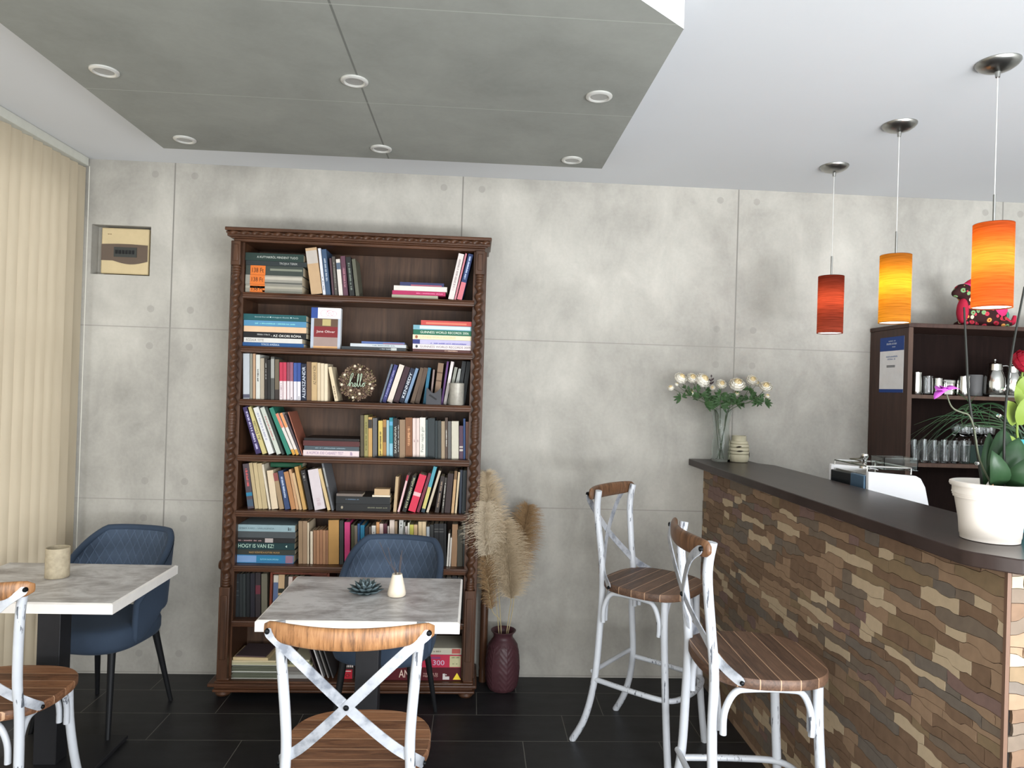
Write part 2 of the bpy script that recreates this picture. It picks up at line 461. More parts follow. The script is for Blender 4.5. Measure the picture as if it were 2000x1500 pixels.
def ordinal(n):
    a = ['', 'first', 'second', 'third', 'fourth', 'fifth', 'sixth', 'seventh', 'eighth', 'ninth', 'tenth', 'eleventh', 'twelfth', 'thirteenth', 'fourteenth', 'fifteenth', 'sixteenth', 'seventeenth', 'eighteenth', 'nineteenth', 'twentieth']
    if n <= 20: return a[n]
    tens = {2: 'twenty', 3: 'thirty', 4: 'forty'}[n // 10]
    if n % 10 == 0: return {2: 'twentieth', 3: 'thirtieth', 4: 'fortieth'}[n // 10]
    return tens + '-' + a[n % 10]
# ================================================================== SETTING
struct(MB().box(XL - 0.2, YF - 0.2, -0.1, XR + 0.2, YB + 0.2, 0).build('floor', M['floor'], sharp=0))
struct(MB().box(XL - 0.2, YF - 0.2, H, XR + 0.2, YB + 0.2, H + 0.1).build('ceiling', M['ceiling'], sharp=0))
# back wall with the recess of the fuse box
nx0, nx1, nz0, nz1 = -2.085, -1.775, 2.145, 2.412
wb = MB()
wb.box(XL - 0.2, YB, 0, nx0, YB + 0.14, H).box(nx1, YB, 0, XR + 0.2, YB + 0.14, H).box(nx0, YB, 0, nx1, YB + 0.14, nz0).box(nx0, YB, nz1, nx1, YB + 0.14, H)
wb.box(nx0, YB + 0.07, nz0, nx1, YB + 0.14, nz1)
struct(wb.build('wall_back', M['wall'], sharp=0))
struct(MB().box(XR, YF, 0, XR + 0.15, YB, H).build('wall_right', M['plaster'], sharp=0))
# left wall with a wide window behind the blind
wl = MB(); wy0, wy1, wz0, wz1 = 0.6, 3.72, 0.12, 2.60
wl.box(XL - 0.2, YF, 0, XL, wy0, H).box(XL - 0.2, wy1, 0, XL, YB, H).box(XL - 0.2, wy0, 0, XL, wy1, wz0).box(XL - 0.2, wy0, wz1, XL, wy1, H)
struct(wl.build('wall_left', M['plaster'], sharp=0))
wf = MB()
for (y0, y1) in ((wy0, wy0 + .06), (2.13, 2.19), (wy1 - .06, wy1)): wf.box(XL - .10, y0, wz0, XL - .05, y1, wz1)
wf.box(XL - .10, wy0, wz0, XL - .05, wy1, wz0 + .06).box(XL - .10, wy0, wz1 - .06, XL - .05, wy1, wz1)
w1 = struct(wf.build('window_1', cmat((225, 225, 222))))
# front window wall behind the viewer
fr = MB()
fr.box(XL, YF - .15, 0, -1.95, YF, H).box(.45, YF - .15, 0, .9, YF, H).box(3.8, YF - .15, 0, XR, YF, H)
fr.box(-1.95, YF - .15, 2.6, 3.8, YF, H).box(-1.95, YF - .15, 0, 3.8, YF, .2)
struct(fr.build('wall_front', M['plaster'], sharp=0))
for i, (a, b) in enumerate(((-1.95, .45), (.9, 3.8))):
    f = MB(); m_ = (a + b) / 2
    for (x0, x1) in ((a, a + .05), (m_ - .03, m_ + .03), (b - .05, b)): f.box(x0, YF - .12, .2, x1, YF - .06, 2.6)
    f.box(a, YF - .12, .2, b, YF - .06, .25).box(a, YF - .12, 2.55, b, YF - .06, 2.6)
    struct(f.build('window_%d' % (i + 2), cmat((225, 225, 222))))
# dropped grey board under the ceiling, white edges
PZ = 2.643
poly = [(-1.45, 3.225), (-1.45, -0.6), (-0.3, -0.6), (-0.3, 1.24), (0.5645, 1.945), (0.5625, 3.215)]
poly = [(-1.45, 3.225), (-1.45, 1.0), (-0.30, 1.23), (0.5645, 1.945), (0.5625, 3.215)]
poly = [(-1.45, 3.225), (-1.45, -0.9), (-0.6, -0.9), (-0.45, 1.09), (0.5645, 1.945), (0.5625, 3.215)]
dp = MB(); n = len(poly)
dp.add([(x, y, PZ) for x, y in poly], [tuple(range(n))], 0)
for i in range(n):
    a, b = poly[i], poly[(i + 1) % n]
    dp.add([(a[0], a[1], PZ), (b[0], b[1], PZ), (b[0], b[1], H), (a[0], a[1], H)], [(0, 1, 2, 3)], 1)
struct(dp.build('trim_1', [M['panel'], M['ceiling']], sharp=0))

# ------------------------------------------------------------------ downlights
def downlight(x, y, label):
    t = thing('downlight', label, 'light', (x, y, PZ), 0, 'recessed spotlights in the grey ceiling board')
    MB().lathe([(.047, 0), (.047, -.004), (.044, -.007), (.036, -.008), (.031, -.004), (.031, 0)], seg=32, cap=False).build('trim_ring', cmat((205, 205, 200), 0.3, 0.4), t)
    MB().lathe([(.031, -.003), (.022, -.004), (.012, -.002), (.001, -.0015)], seg=24, cap=True).build('lens', cmat((150, 150, 146), 0.2), t)
dl = [(-1.300, 2.432, 'round chrome spotlight at left front of the grey ceiling board'), (-.448, 2.405, 'round spotlight on the middle seam, nearer the viewer'),
      (.406, 2.423, 'round spotlight at the right front of the grey ceiling board'), (-1.300, 3.088, 'round spotlight at the back left corner of the grey board'),
      (-.448, 3.083, 'round spotlight on the middle seam, nearer the back wall'), (.406, 3.108, 'round spotlight at the back right corner of the grey board')]
for x, y, s in dl: downlight(x, y, s)

# ------------------------------------------------------------------ vertical blind
bl = thing('vertical_blind', 'cream vertical slat blind covering the window at the left', 'blind', (-2.125, 2.2, H))
MB().box(-.022, -1.5, -.045, .022, 1.615, 0).build('head_rail', cmat((196, 196, 186)), bl, bevel=.003)
first = None; yy = -1.42; k = 0
while yy < 1.60:
    if first is None:
        sl = MB(); hw = .0445
        ring = []
        for z in (-.055, -.6, -1.2, -1.9, -2.62):
            ring.append([(.004 * cos(q * pi), hw * q, z) for q in (-1, -.5, 0, .5, 1)])
        sl.rings(ring, closed=False, cap=False)
        first = sl.build('slat', M['blind'], bl, (0, yy, 0)); first.rotation_euler = (0, 0, R(-25))
        o = first
    else:
        o = first.copy(); COL.objects.link(o); o.parent = bl; o.location = (0, yy, 0)
        o.rotation_euler = (0, 0, R(-25 + random.uniform(-4, 4)))
    yy += .0745
ch = MB(); ch.tube([(.035, 1.60, -.05), (.035, 1.602, -1.3), (.035, 1.60, -2.2)], .0018, 6); ch.build('control_cord', cmat((210, 208, 196)), bl)

# ------------------------------------------------------------------ fuse box
fb = thing('fuse_box', 'cream fuse box with brown band set into the concrete wall', 'fuse box', (-1.915, YB + .07, 2.148))
MB().box(-.125, -.058, .004, .125, -.004, .252).build('case', cmat((192, 174, 136)), fb, bevel=.006)
bd = MB(); pts = []
N_ = 16
for i in range(N_ + 1):
    q = i / N_; pts.append((-.122 + .244 * q, .075 - .018 * sin(pi * min(1, max(0, (q - .25) / .75))) ))
top = [(-.122 + .244 * i / N_, .162 + .004 * sin(pi * i / N_)) for i in range(N_ + 1)]
vs = [(x, -.0615, z) for x, z in pts] + [(x, -.0615, z) for x, z in top] + [(x, -.055, z) for x, z in pts] + [(x, -.055, z) for x, z in top]
m_ = N_ + 1; fs = []
for i in range(N_):
    fs += [(i, i + 1, m_ + i + 1, m_ + i), (i, i + 1, 2 * m_ + i + 1, 2 * m_ + i), (m_ + i, m_ + i + 1, 3 * m_ + i + 1, 3 * m_ + i)]
bd.add(vs, fs); bd.build('front_band', cmat((92, 78, 66), .3), fb)
MB().box(-.055, -.0640, .095, .065, -.0618, .148).build('breaker_window', cmat((52, 54, 50), .2), fb); bwn = bpy.data.objects['breaker_window']
br = MB()
for i in range(6): br.box(-.047 + i * .0175, -.067, .112, -.036 + i * .0175, -.0642, .132)
br.build('breaker_row', cmat((24, 25, 26)), bwn)
lg = MB(); lg.box(-.092, -.0586, .215, -.083, -.0580, .219).box(-.080, -.0586, .215, -.072, -.0580, .219); lg.build('maker_mark', cmat((120, 100, 70)), fb)

# ------------------------------------------------------------------ pendant lamps
def shade_mat(name, top, mid, trans=1.0, band=0.5):
    m = bpy.data.materials.new(name); m.use_nodes = True; t = m.node_tree
    for nd in list(t.nodes): t.nodes.remove(nd)
    N = t.nodes.new; L = t.links.new
    o = N('ShaderNodeOutputMaterial'); mx = N('ShaderNodeMixShader'); mx.inputs[0].default_value = 0.6
    d = N('ShaderNodeBsdfDiffuse'); tr = N('ShaderNodeBsdfTranslucent')
    tc = N('ShaderNodeTexCoord'); mp = N('ShaderNodeMapping'); mp.inputs['Scale'].default_value = (1.2, 1.2, 34)
    ns = N('ShaderNodeTexNoise'); ns.inputs['Scale'].default_value = 9; ns.inputs['Detail'].default_value = 3
    r = N('ShaderNodeValToRGB'); r.color_ramp.elements[0].position = .35; r.color_ramp.elements[1].position = .62
    r.color_ramp.elements[0].color = (*tuple(v * (1 - band) for v in mid), 1); r.color_ramp.elements[1].color = (*mid, 1)
    r2 = N('ShaderNodeValToRGB'); r2.color_ramp.elements[0].position = .35; r2.color_ramp.elements[1].position = .62
    r2.color_ramp.elements[0].color = (*tuple(v * .55 for v in top), 1); r2.color_ramp.elements[1].color = (*top, 1)
    L(tc.outputs['Object'], mp.inputs[0]); L(mp.outputs[0], ns.inputs['Vector']); L(ns.outputs[0], r.inputs[0]); L(ns.outputs[0], r2.inputs[0])
    L(r2.outputs[0], d.inputs[0]); L(r.outputs[0], tr.inputs[0]); L(d.outputs[0], mx.inputs[1]); L(tr.outputs[0], mx.inputs[2]); L(mx.outputs[0], o.inputs[0])
    return m
def emat(name, col, st):
    m = bpy.data.materials.new(name); m.use_nodes = True; b = m.node_tree.nodes['Principled BSDF']
    b.inputs['Emission Color'].default_value = (*col, 1); b.inputs['Emission Strength'].default_value = st
    b.inputs['Base Color'].default_value = (*col, 1); return m
def pendant(x, y, label, watt, smat, col=(1, .70, .38)):
    t = thing('pendant_lamp', label, 'lamp', (x, y, H), 0, 'pendant lamps over the bar counter')
    zt, zb = 2.208 - H, 1.923 - H
    MB().lathe([(.068, 0), (.068, -.004), (.060, -.014), (.045, -.024), (.025, -.031), (.009, -.034), (.007, -.052), (.001, -.052)], seg=40).build('ceiling_rose', M['brushed'], t)
    MB().tube([(0, 0, -.05), (0, 0, 2.31 - H)], .0016, 8).build('cable', cmat((208, 208, 204), .4), t)
    MB().tube([(0, 0, 2.31 - H), (0, 0, zt)], .0045, 12).build('rod', M['brushed'], t)
    sh = MB(); hh = zt - zb
    sh.lathe([(.0605, zb + hh * i / 12) for i in range(13)], seg=48, cap=False)
    so = sh.build('lamp_shade', smat, t)
    MB().lathe([(.0605, zt + .001), (.040, zt + .004), (.005, zt + .005)], seg=40).build('shade_cap', cmat((66, 42, 34)), so)
    MB().lathe([(.0585, zb + .004), (.030, zb + .003), (.001, zb + .003)], seg=40).build('diffuser', emat('lit_opal_glass', (1, .95, .9), 2.2), so)
    MB().ball((0, 0, zb + hh * .58), .009, 16, 10, (1, 1, 1.6)).build('bulb', emat('lit_bulb', (1, .8, .5), 6), t)
    l = bpy.data.lights.new('pendant_light', 'POINT'); l.energy = watt; l.color = col; l.shadow_soft_size = .016
    lo = bpy.data.objects.new('pendant_light', l); COL.objects.link(lo); lo.parent = t; lo.location = (0, 0, zb + hh * .58)
    # the bulb mesh must not block its own lamp
    return t
pendant(1.765, 3.372, 'dark red glass pendant lamp farthest from the viewer', 1.05, shade_mat('dark_red_shade', lin((84, 44, 40)), (.34, .07, .035), band=.35), (1, .6, .4))
pendant(1.753, 2.820, 'brown and orange striped pendant lamp, middle of the three', 1.7, shade_mat('amber_brown_shade', lin((124, 76, 50)), (.62, .30, .02), band=.3))
pendant(1.747, 2.262, 'bright orange red pendant lamp nearest the viewer', 1.9, shade_mat('orange_red_shade', lin((116, 52, 42)), (.75, .20, .03), band=.3))

# ================================================================== BOOKCASE
bk = thing('bookcase', 'tall dark walnut bookcase with barley-twist columns against the concrete wall', 'bookcase', (-.608, 3.70, 0))
BX, BY = -.608, 3.70
def bpart(mb, name, mat, **k): return mb.shift(-BX, -BY, 0).build(name, mat, bk, **k)
SH = [2.045, 1.772, 1.503, 1.222, .941, .664, .386, .085]
IX0, IX1 = -1.186, -.018; FY = 3.555; BKY = 3.812
bpart(MB().box(-1.225, FY + .018, .0855, IX0, BKY + .008, 2.30), 'side_panel', M['walnut'], bevel=.002)
bpart(MB().box(IX1, FY + .018, .0855, .012, BKY + .008, 2.30), 'side_panel', M['walnut'], bevel=.002)
bpart(MB().box(IX0, BKY - .006, .0855, IX1, BKY + .008, 2.30), 'back_panel', M['walnut_back'], bevel=.001)
bm_ = MB(); bm_.box(-1.262, 3.545, .045, .038, BKY + .008, .085); bm_.box(-1.290, 3.530, .060, .055, BKY + .008, .078); bm_.box(-1.252, 3.548, .0845, IX0 - .002, BKY + .008, .100); bm_.box(IX1 + .002, 3.548, .0845, .036, BKY + .008, .100)
bm_.box(-1.268, 3.540, .030, .046, BKY + .008, .045)
bpart(bm_, 'base', M['walnut_shelf'], bevel=.006)
for x in (-1.225, .0): 
    for y in (3.585, 3.77):
        bpart(MB().lathe([(.020, 0), (.034, .006), (.040, .016), (.034, .027), (.022, .030)], (x, y, 0), 28), 'bun_foot', M['walnut'])
cm = MB()
cm.box(-1.236, 3.548, 2.296, .030, BKY + .008, 2.312); cm.box(-1.250, 3.538, 2.312, .042, BKY + .008, 2.320); cm.box(-1.270, 3.512, 2.345, .062, BKY + .008, 2.362); 
cm.prism([(-1.262, 3.526), (.054, 3.526), (.054, BKY), (-1.262, BKY)], 2.318, 2.346)
bpart(cm, 'cornice', M['walnut_shelf'], bevel=.004)
rp = MB(); L_ = .054 + 1.262; nseg = 400; rs = []
for i in range(nseg + 1):
    x = -1.262 + L_ * i / nseg; ph = i / nseg * L_ / .055 * 2 * pi
    rs.append([(x, 3.522 + (.0075 + .0022 * cos(a * 2 - ph)) * cos(a), 2.336 + (.0075 + .0022 * cos(a * 2 - ph)) * sin(a)) for a in [2 * pi * j / 10 for j in range(10)]])
rp.rings(rs); bpart(rp, 'rope_moulding', M['walnut'])
def twist(x):
    mb = MB()
    def seg(z0, z1):
        n_ = int((z1 - z0) / .0045); rs = []
        for i in range(n_ + 1):
            z = z0 + (z1 - z0) * i / n_; ph = z / .055 * 2 * pi; e = min(1, (z - z0) / .02, (z1 - z) / .02)
            ring = []
            for j in range(20):
                a = 2 * pi * j / 20; r_ = .0185 + .0024 * e * cos(a - ph)
                cx_ = .0040 * e * cos(ph); cy_ = .0040 * e * sin(ph)
                ring.append((x + cx_ + r_ * cos(a), 3.552 + cy_ + r_ * sin(a), z))
            rs.append(ring)
        mb.rings(rs)
    seg(.60, 1.335); seg(1.425, 2.135)
    def rings_(z0, z1, n_):
        pr_ = []; m = n_ * 6
        for i in range(m + 1):
            q = i / m; pr_.append((.0190 + .0030 * abs(sin(pi * n_ * q)), z0 + (z1 - z0) * q))
        mb.lathe(pr_, (x, 3.552, 0), 24)
    rings_(1.335, 1.425, 5); rings_(2.135, 2.175, 3); rings_(.56, .60, 3)
    bpart(mb, 'twisted_column', M['walnut'], sharp=60)
for x in (-1.219, .007): twist(x)
pl_ = None
for x in (-1.219, .007):
    b = MB(); b.box(x - .026, 3.530, .101, x + .026, 3.575, .56); b.box(x - .016, 3.525, .20, x + .016, 3.532, .52)
    bpart(b, 'pilaster', M['walnut'], bevel=.003)
    b = MB(); b.box(x - .024, 3.532, 2.175, x + .024, 3.575, 2.297); b.box(x - .013, 3.528, 2.195, x + .013, 3.534, 2.28)
    bpart(b, 'column_head', M['walnut'], bevel=.003)
    b = MB(); b.box(x - .034, 3.566, .101, x + .034, 3.58, 2.297); bpart(b, 'stile', M['walnut'], bevel=.002)
for z in SH[:-1]:
    s = MB(); s.box(IX0, FY + .008, z - .032, IX1, BKY - .008, z); 
    prf = [(0, 0), (-.008, -.002), (-.010, -.008), (-.006, -.012), (-.006, -.018), (-.010, -.022), (-.009, -.030), (0, -.034)]
    s.rings([[(x, FY + .010 + a, z + b) for a, b in prf] for x in (IX0, IX1)])
    bpart(s, 'shelf', M['walnut_shelf'])
bpart(MB().box(IX0, FY - .006, .079, IX1, BKY - .008, .0852), 'bottom_board', M['walnut_shelf'])
bpart(MB().lathe([(.006, 0), (.006, -.012), (.020, -.014), (.026, -.022), (.022, -.030), (.010, -.034), (.001, -.034)], (-1.246, 3.62, .650), 24, 'x'), 'side_knob', M['walnut'])

# ------------------------------------------------------------------ books
SHN = ['top', 'second', 'third', 'fourth', 'fifth', 'sixth', 'seventh', 'bottom']
YS = [3.578, 3.578, 3.585, 3.588, 3.60, 3.605, 3.61, 3.575]
BF = 0.90
def bc(c): g = sum(c) / 3; return tuple(min(250, max(0, int((g + (v - g) * .9) * BF))) for v in c)
rb = random.Random(3)
def glyphs(mb, u0, u1, v0, v1, put):
    u = u0
    while u < u1 - .001:
        w = rb.uniform(.0015, .0035)
        if rb.random() < .82: put(u, min(u + w, u1), v0, v1 - (v1 - v0) * rb.choice([0, 0, .25]))
        u += w + rb.uniform(.0008, .0014)
_lab = {}
def uniq(s):
    _lab[s] = _lab.get(s, 0) + 1
    return s
def book_up(shelf, x0, x1, xt, ytop, col, desc, order, opts=None, Y=None):
    """x0,x1 pixel columns at the foot, xt the left column at the head, ytop its row"""
    o = opts or {}
    z = SH[shelf] + .0006; Y = Y or (3.642 if shelf == 2 and x0 >= 741 else 3.602 if shelf == 3 and x0 >= 704 else YS[shelf])
    X0, X1 = x_of(x0, Y, z), x_of(x1, Y, z)
    xb = proj((X0, Y, z))[0]
    zt = z_of(ytop, Y, X0 + .02)
    XT = x_of(xt, Y, zt)
    lean = atan2(XT - X0, zt - z)
    h = (zt - z) / cos(lean); 
    if abs(lean) < .025: lean = 0
    t = max(.004, (X1 - X0) * cos(lean) - .0006)
    if lean > 0: h = h - t * sin(lean) * .5
    elif lean < 0: h = h - 0
    zroom = (SH[shelf - 1] - .036 if shelf else 2.29) - z
    h = min(h, (zroom - t * abs(sin(lean))) / cos(lean) - .001)
    d = min(.19, max(.10, h * .72)); d = min(d, BKY - .010 - Y)
    piv = X0 if lean <= 0 else X0 + t / cos(lean)
    pos = shelfpos(shelf, 'standing', order)
    kindw = o.get('kindw', 'book')
    b = thing('book', uniq('%s %s on the %s shelf, %s upright book from the left' % (desc, kindw, SHN[shelf], ordinal(order))), 'book', (piv, Y, z), 0, 'books on the %s shelf' % SHN[shelf])
    b.rotation_euler = (0, lean, 0)
    dx = 0 if lean <= 0 else -t
    c = MB(); th = .0018
    c.box(dx, 0, 0, dx + th, d, h).box(dx + t - th, 0, 0, dx + t, d, h).box(dx + th, 0, 0, dx + t - th, th, h)
    mats = cmat(bc(col), .48)
    root = b; cv = c.build('cover', mats, b, sharp=0)
    MB().box(dx + th, th, .003, dx + t - th, d - .004, h - .003).build('page_block', M['pages'], b, sharp=0)
    b = cv
    if 'band' in o:        # (from, to, colour) as fractions of the height
        for (a0, a1, cc) in o['band']:
            MB().box(dx + .0002, -.0004, h * a0, dx + t - .0002, .0005, h * a1).build('spine_band', cmat(bc(cc), .5), b, sharp=0)
    if 'text' in o and t > .006:
        tc_ = o.get('tc', (30, 30, 30)); a0, a1 = o.get('tr', (.15, .85))
        if o['text'] == '*':
            g = MB(); v0, v1 = dx + t * .32, dx + t * .68
            glyphs(g, h * a0, h * a1, v0, v1, lambda u0, u1, w0, w1: g.box(w0, -.0006, u0, w1, .0002, u1))
            g.build('spine_lettering', cmat(tc_, .5), b, sharp=0)
        else:
            text(o['text'], b, cmat(tc_, .5), (dx + t / 2, -.0007, h * (a0 + a1) / 2), length=h * (a1 - a0), height=t * .62, upright=True, name='spine_lettering')
    return root
def shelfpos(*a): return ''
def book_flat(shelf, x0, x1, zb, hpx, col, desc, where, opts=None, Yo=0, cat='book', name='book', group=None):
    o = opts or {}
    Y = YS[shelf] + Yo; t = hpx * Y / FPX; t -= .0005
    X0, X1 = x_of(x0, Y, zb), x_of(x1, Y, zb); L = X1 - X0
    d = min(o.get('d', L * .72), BKY - .012 - Y)
    b = thing(name, uniq('%s %s' % (desc, where)), cat, (X0, Y, zb), 0, group or 'books on the %s shelf' % SHN[shelf])
    th = min(.0018, t * .3); c = MB()
    if name == 'game_box':
        c.box(0, 0, 0, L, d, t * .25).box(-.001, -.001, t * .22, L + .001, d + .001, t)
        cv = c.build('box_lid', cmat(bc(col), .45), b, bevel=.001, sharp=0)
    else:
        c.box(0, 0, 0, L, d, th).box(0, 0, t - th, L, d, t).box(0, 0, th, L, th, t - th)
        cv = c.build('cover', cmat(bc(col), .48), b, sharp=0)
        MB().box(.003, th, th, L - .003, d - .004, t - th).build('page_block', M['pages'], b, sharp=0)
    root = b; b = cv
    yo = -.0018 if name == 'game_box' else -.0004
    for (a0, a1, cc, *v) in o.get('band', []):
        v0, v1 = v if v else (.04, .96)
        MB().box(L * a0, yo, t * v0, L * a1, .0005, t * v1).build('spine_band', cmat(bc(cc), .5), b, sharp=0)
    for tx in o.get('texts', []):
        s, a0, a1, tc_ = tx[:4]; v0, v1 = tx[4:6] if len(tx) > 4 else (.25, .8)
        if s == '*':
            g = MB(); glyphs(g, L * a0, L * a1, t * v0, t * v1, lambda u0, u1, w0, w1: g.box(u0, yo - .0003, w0, u1, 0, w1))
            g.build('spine_lettering', cmat(tc_, .5), b, sharp=0)
        else:
            text(s, b, cmat(tc_, .5), (L * (a0 + a1) / 2, yo - .0004, t * (v0 + v1) / 2), length=L * (a1 - a0), height=t * (v1 - v0), name='spine_lettering')
    return root, zb + t + .0008

WH = (232, 226, 216); BK_ = (30, 30, 30)
def stack(shelf, items, where, z0=None, Yo=0):
    z = (z0 if z0 is not None else SH[shelf]) + .0006; n = len(items); out = []
    for i, it in enumerate(items):
        x0, x1, hp, col, desc = it[:5]; o = it[5] if len(it) > 5 else {}
        rank = 'lying flat' if n == 1 else 'bottom' if i == 0 else ('top' if i == n - 1 else ordinal(i + 1) + ' from bottom')
        b, z = book_flat(shelf, x0, x1, z, hp, col, desc, 'in the %s, %s shelf, %s' % (where, SHN[shelf], rank), o, Yo)
        out.append(b)
    return z, out
OR = (238, 120, 40)
stk = (.08, .34, OR, .0, 1.0)
z, sb = stack(0, [
    (479, 590, 16, (150, 146, 132), 'grey marbled book with orange sticker', {'band': [(.0, 1, (178, 172, 154), .55, .8), (.3, 1, (120, 120, 108), .1, .3), stk], 'texts': [('138 Ft', .11, .31, (40, 26, 12), .25, .75)], 'd': .16}),
    (479, 590, 18, (158, 154, 142), 'grey striped book with orange sticker', {'band': [(.34, 1, (196, 190, 172), .55, .85), (.34, 1, (96, 98, 90), .1, .28), stk], 'texts': [('138 Ft', .11, .31, (40, 26, 12), .3, .75)], 'd': .16}),
    (480, 592, 18, (64, 72, 66), 'dark green foliage-patterned book with orange sticker', {'band': [(.42, .98, (138, 142, 124), .5, .72), stk], 'texts': [('138 Ft', .11, .31, (40, 26, 12), .25, .75)], 'd': .16}),
    (480, 599, 9, (48, 56, 58), 'slate grey thin book', {'texts': [('TROJKA TEREK', .55, .85, (170, 172, 168), .2, .8)], 'd': .17}),
    (479, 593, 15, (42, 62, 56), 'dark green mottled thick book', {'texts': [('A KUTYAKRÓL MINDENT TUDÓ', .2, .9, (186, 190, 182), .35, .7)], 'd': .165})], 'left stack')
n = 0
def ups(shelf, items, start=1, **kw):
    for i, it in enumerate(items):
        x0, x1, xt, yt, col, desc = it[:6]; o = it[6] if len(it) > 6 else {}
        book_up(shelf, x0, x1, xt, yt, col, desc, start + i, o)
ups(0, [(608, 630, 596, 484, (206, 170, 128), 'wide tan', {'band': [(.66, .94, (200, 190, 180))]}),
        (631, 636.5, 621, 486, (226, 228, 235), 'thin white', {'text': '*', 'tc': (110, 110, 120), 'tr': (.1, .4)}),
        (637, 646, 628, 488, (62, 88, 120), 'steel blue', {'text': '*', 'tc': (170, 180, 190), 'tr': (.3, .8)}),
        (649, 653, 643, 505, (92, 66, 72), 'slim maroon'),
        (654, 660, 648, 502, (84, 78, 72), 'dark grey-brown', {'text': '*', 'tc': (140, 135, 128)}),
        (662, 670, 656, 507, (228, 218, 208), 'bright white', {'band': [(.72, .9, (90, 105, 125))]}),
        (671, 680, 665, 501, (104, 64, 80), 'plum', {'text': '*', 'tc': (170, 120, 130), 'tr': (.2, .7)}),
        (683, 693, 675, 503, (40, 42, 40), 'black', {'text': '*', 'tc': (120, 130, 120)}),
        (695, 702, 687, 507, (100, 100, 84), 'olive grey')], 1)
stack(0, [(765, 855, 7, (176, 176, 150), 'sage green book'), (766, 870, 8, (192, 44, 96), 'magenta book', {'texts': [('*', .45, .95, (225, 120, 160), .35, .6)]}),
          (769, 873, 9.5, (236, 226, 216), 'white book'), (781, 867, 7, (58, 64, 108), 'navy and pink thin book', {'band': [(.25, .95, (190, 90, 110), .04, .35)]})], 'low stack right of centre', Yo=.01)
ups(0, [(875, 886, 896, 495, (234, 222, 216), 'tall white', {'text': '*', 'tc': (150, 140, 138), 'tr': (.2, .9)}),
        (887, 890.5, 911, 486, (214, 130, 142), 'slim pink'),
        (892, 902, 915, 495, (42, 62, 112), 'navy and pink', {'band': [(0, .38, (226, 120, 132))], 'text': '*', 'tc': (180, 195, 220), 'tr': (.45, .95)})], 10)
# second shelf
stack(1, [(474, 593, 7.5, (34, 86, 146), 'bright blue thin book', {'texts': [('TITKOS AMERIKA', .3, .6, (190, 205, 220), .25, .8)]}),
          (476, 590, 9, (226, 224, 218), 'white book with grey lettering', {'texts': [('ROZSALIK TETTE', .04, .34, (110, 104, 92), .2, .8)]}),
          (475, 598, 11, (28, 28, 30), 'black book with white capitals', {'texts': [('- AZ ÓKORI RÓMA', .44, .92, (232, 230, 224), .22, .72), ('*', .22, .42, (150, 150, 148), .45, .7)]}),
          (476, 598, 11, (240, 198, 158), 'peach book', {}),
          (476, 598, 11, (82, 148, 190), 'sky blue book', {'texts': [('*', .18, .82, (130, 200, 200), .38, .58)]}),
          (475, 598, 12, (28, 92, 98), 'dark teal book', {'texts': [('Gerald Durrell ● A baglyok főzelék ● Family', .18, .88, (178, 200, 200), .4, .65)]})], 'left stack')
# face-out paperback
fo = thing('book', 'face-out paperback with maroon title panel and pink drawing, second shelf', 'book', (x_of(606, 3.59, 1.78), 3.59, SH[1] + .0006), R(3), 'books on the second shelf')
wF = x_of(664, 3.59, 1.78) - x_of(606, 3.59, 1.78); hF = z_of(601, 3.59, -.8) - SH[1]
MB().box(0, 0, 0, wF, .002, hF).box(0, .033, 0, wF, .035, hF).box(0, .002, 0, .002, .033, hF).build('cover', cmat((170, 178, 190)), fo, sharp=0)
MB().box(.002, .002, .002, wF - .002, .033, hF - .002).build('page_block', M['pages'], fo, sharp=0)
MB().box(wF * .22, -.001, hF * .74, wF * .98, 0, hF).build('cover_panel', cmat((240, 236, 238)), fo, sharp=0)
MB().box(0, -.0008, hF * .74, wF * .22, 0, hF).build('cover_panel', cmat((44, 72, 140)), fo, sharp=0)
MB().box(wF * .10, -.001, hF * .28, wF * .90, 0, hF * .54).build('cover_panel', cmat((118, 34, 38)), fo, sharp=0)
MB().box(wF * .10, -.001, hF * .54, wF * .90, 0, hF * .735).build('cover_panel', cmat((92, 70, 54)), fo, sharp=0)
MB().box(wF * .38, -.0016, hF * .56, wF * .66, 0, hF * .72).build('cover_panel', cmat((176, 162, 110)), fo, sharp=0)
MB().box(wF * .10, -.001, hF * .06, wF * .90, 0, hF * .28).build('cover_panel', cmat((150, 130, 122)), fo, sharp=0)
MB().box(wF * .10, -.001, 0, wF * .90, 0, hF * .06).build('cover_panel', cmat((206, 160, 110)), fo, sharp=0)
text('Jane Oliver', fo, cmat((226, 214, 208)), (wF * .5, -.0015, hF * .41), length=wF * .62, height=hF * .07, name='cover_title')
hd = MB()
for (cx, cz, r_) in ((.45, .86, .14), (.62, .87, .12), (.75, .86, .10), (.58, .90, .05)):
    hd.tube([(wF * (cx + r_ * cos(a)), -.0016, hF * (cz + r_ * .6 * sin(a))) for a in [pi * k / 8 for k in range(17)]], .0006, 4, cap=False)
hd.build('cover_drawing', cmat((222, 90, 120)), fo)
stack(1, [(667, 792, 6, (56, 64, 68), 'slate wide thin book', {'texts': [('*', .6, .78, (150, 156, 160), .3, .7)], 'band': [(.77, .86, (200, 206, 200), 0, .9)]}),
          (684, 793, 6, (206, 214, 218), 'pale grey thin book', {'texts': [('*', .4, .8, (120, 140, 150), .35, .7)]}),
          (706, 790, 4.5, (86, 112, 172), 'periwinkle thin booklet', {'band': [(.5, .98, (160, 110, 130), .1, .5)]})], 'low centre stack')
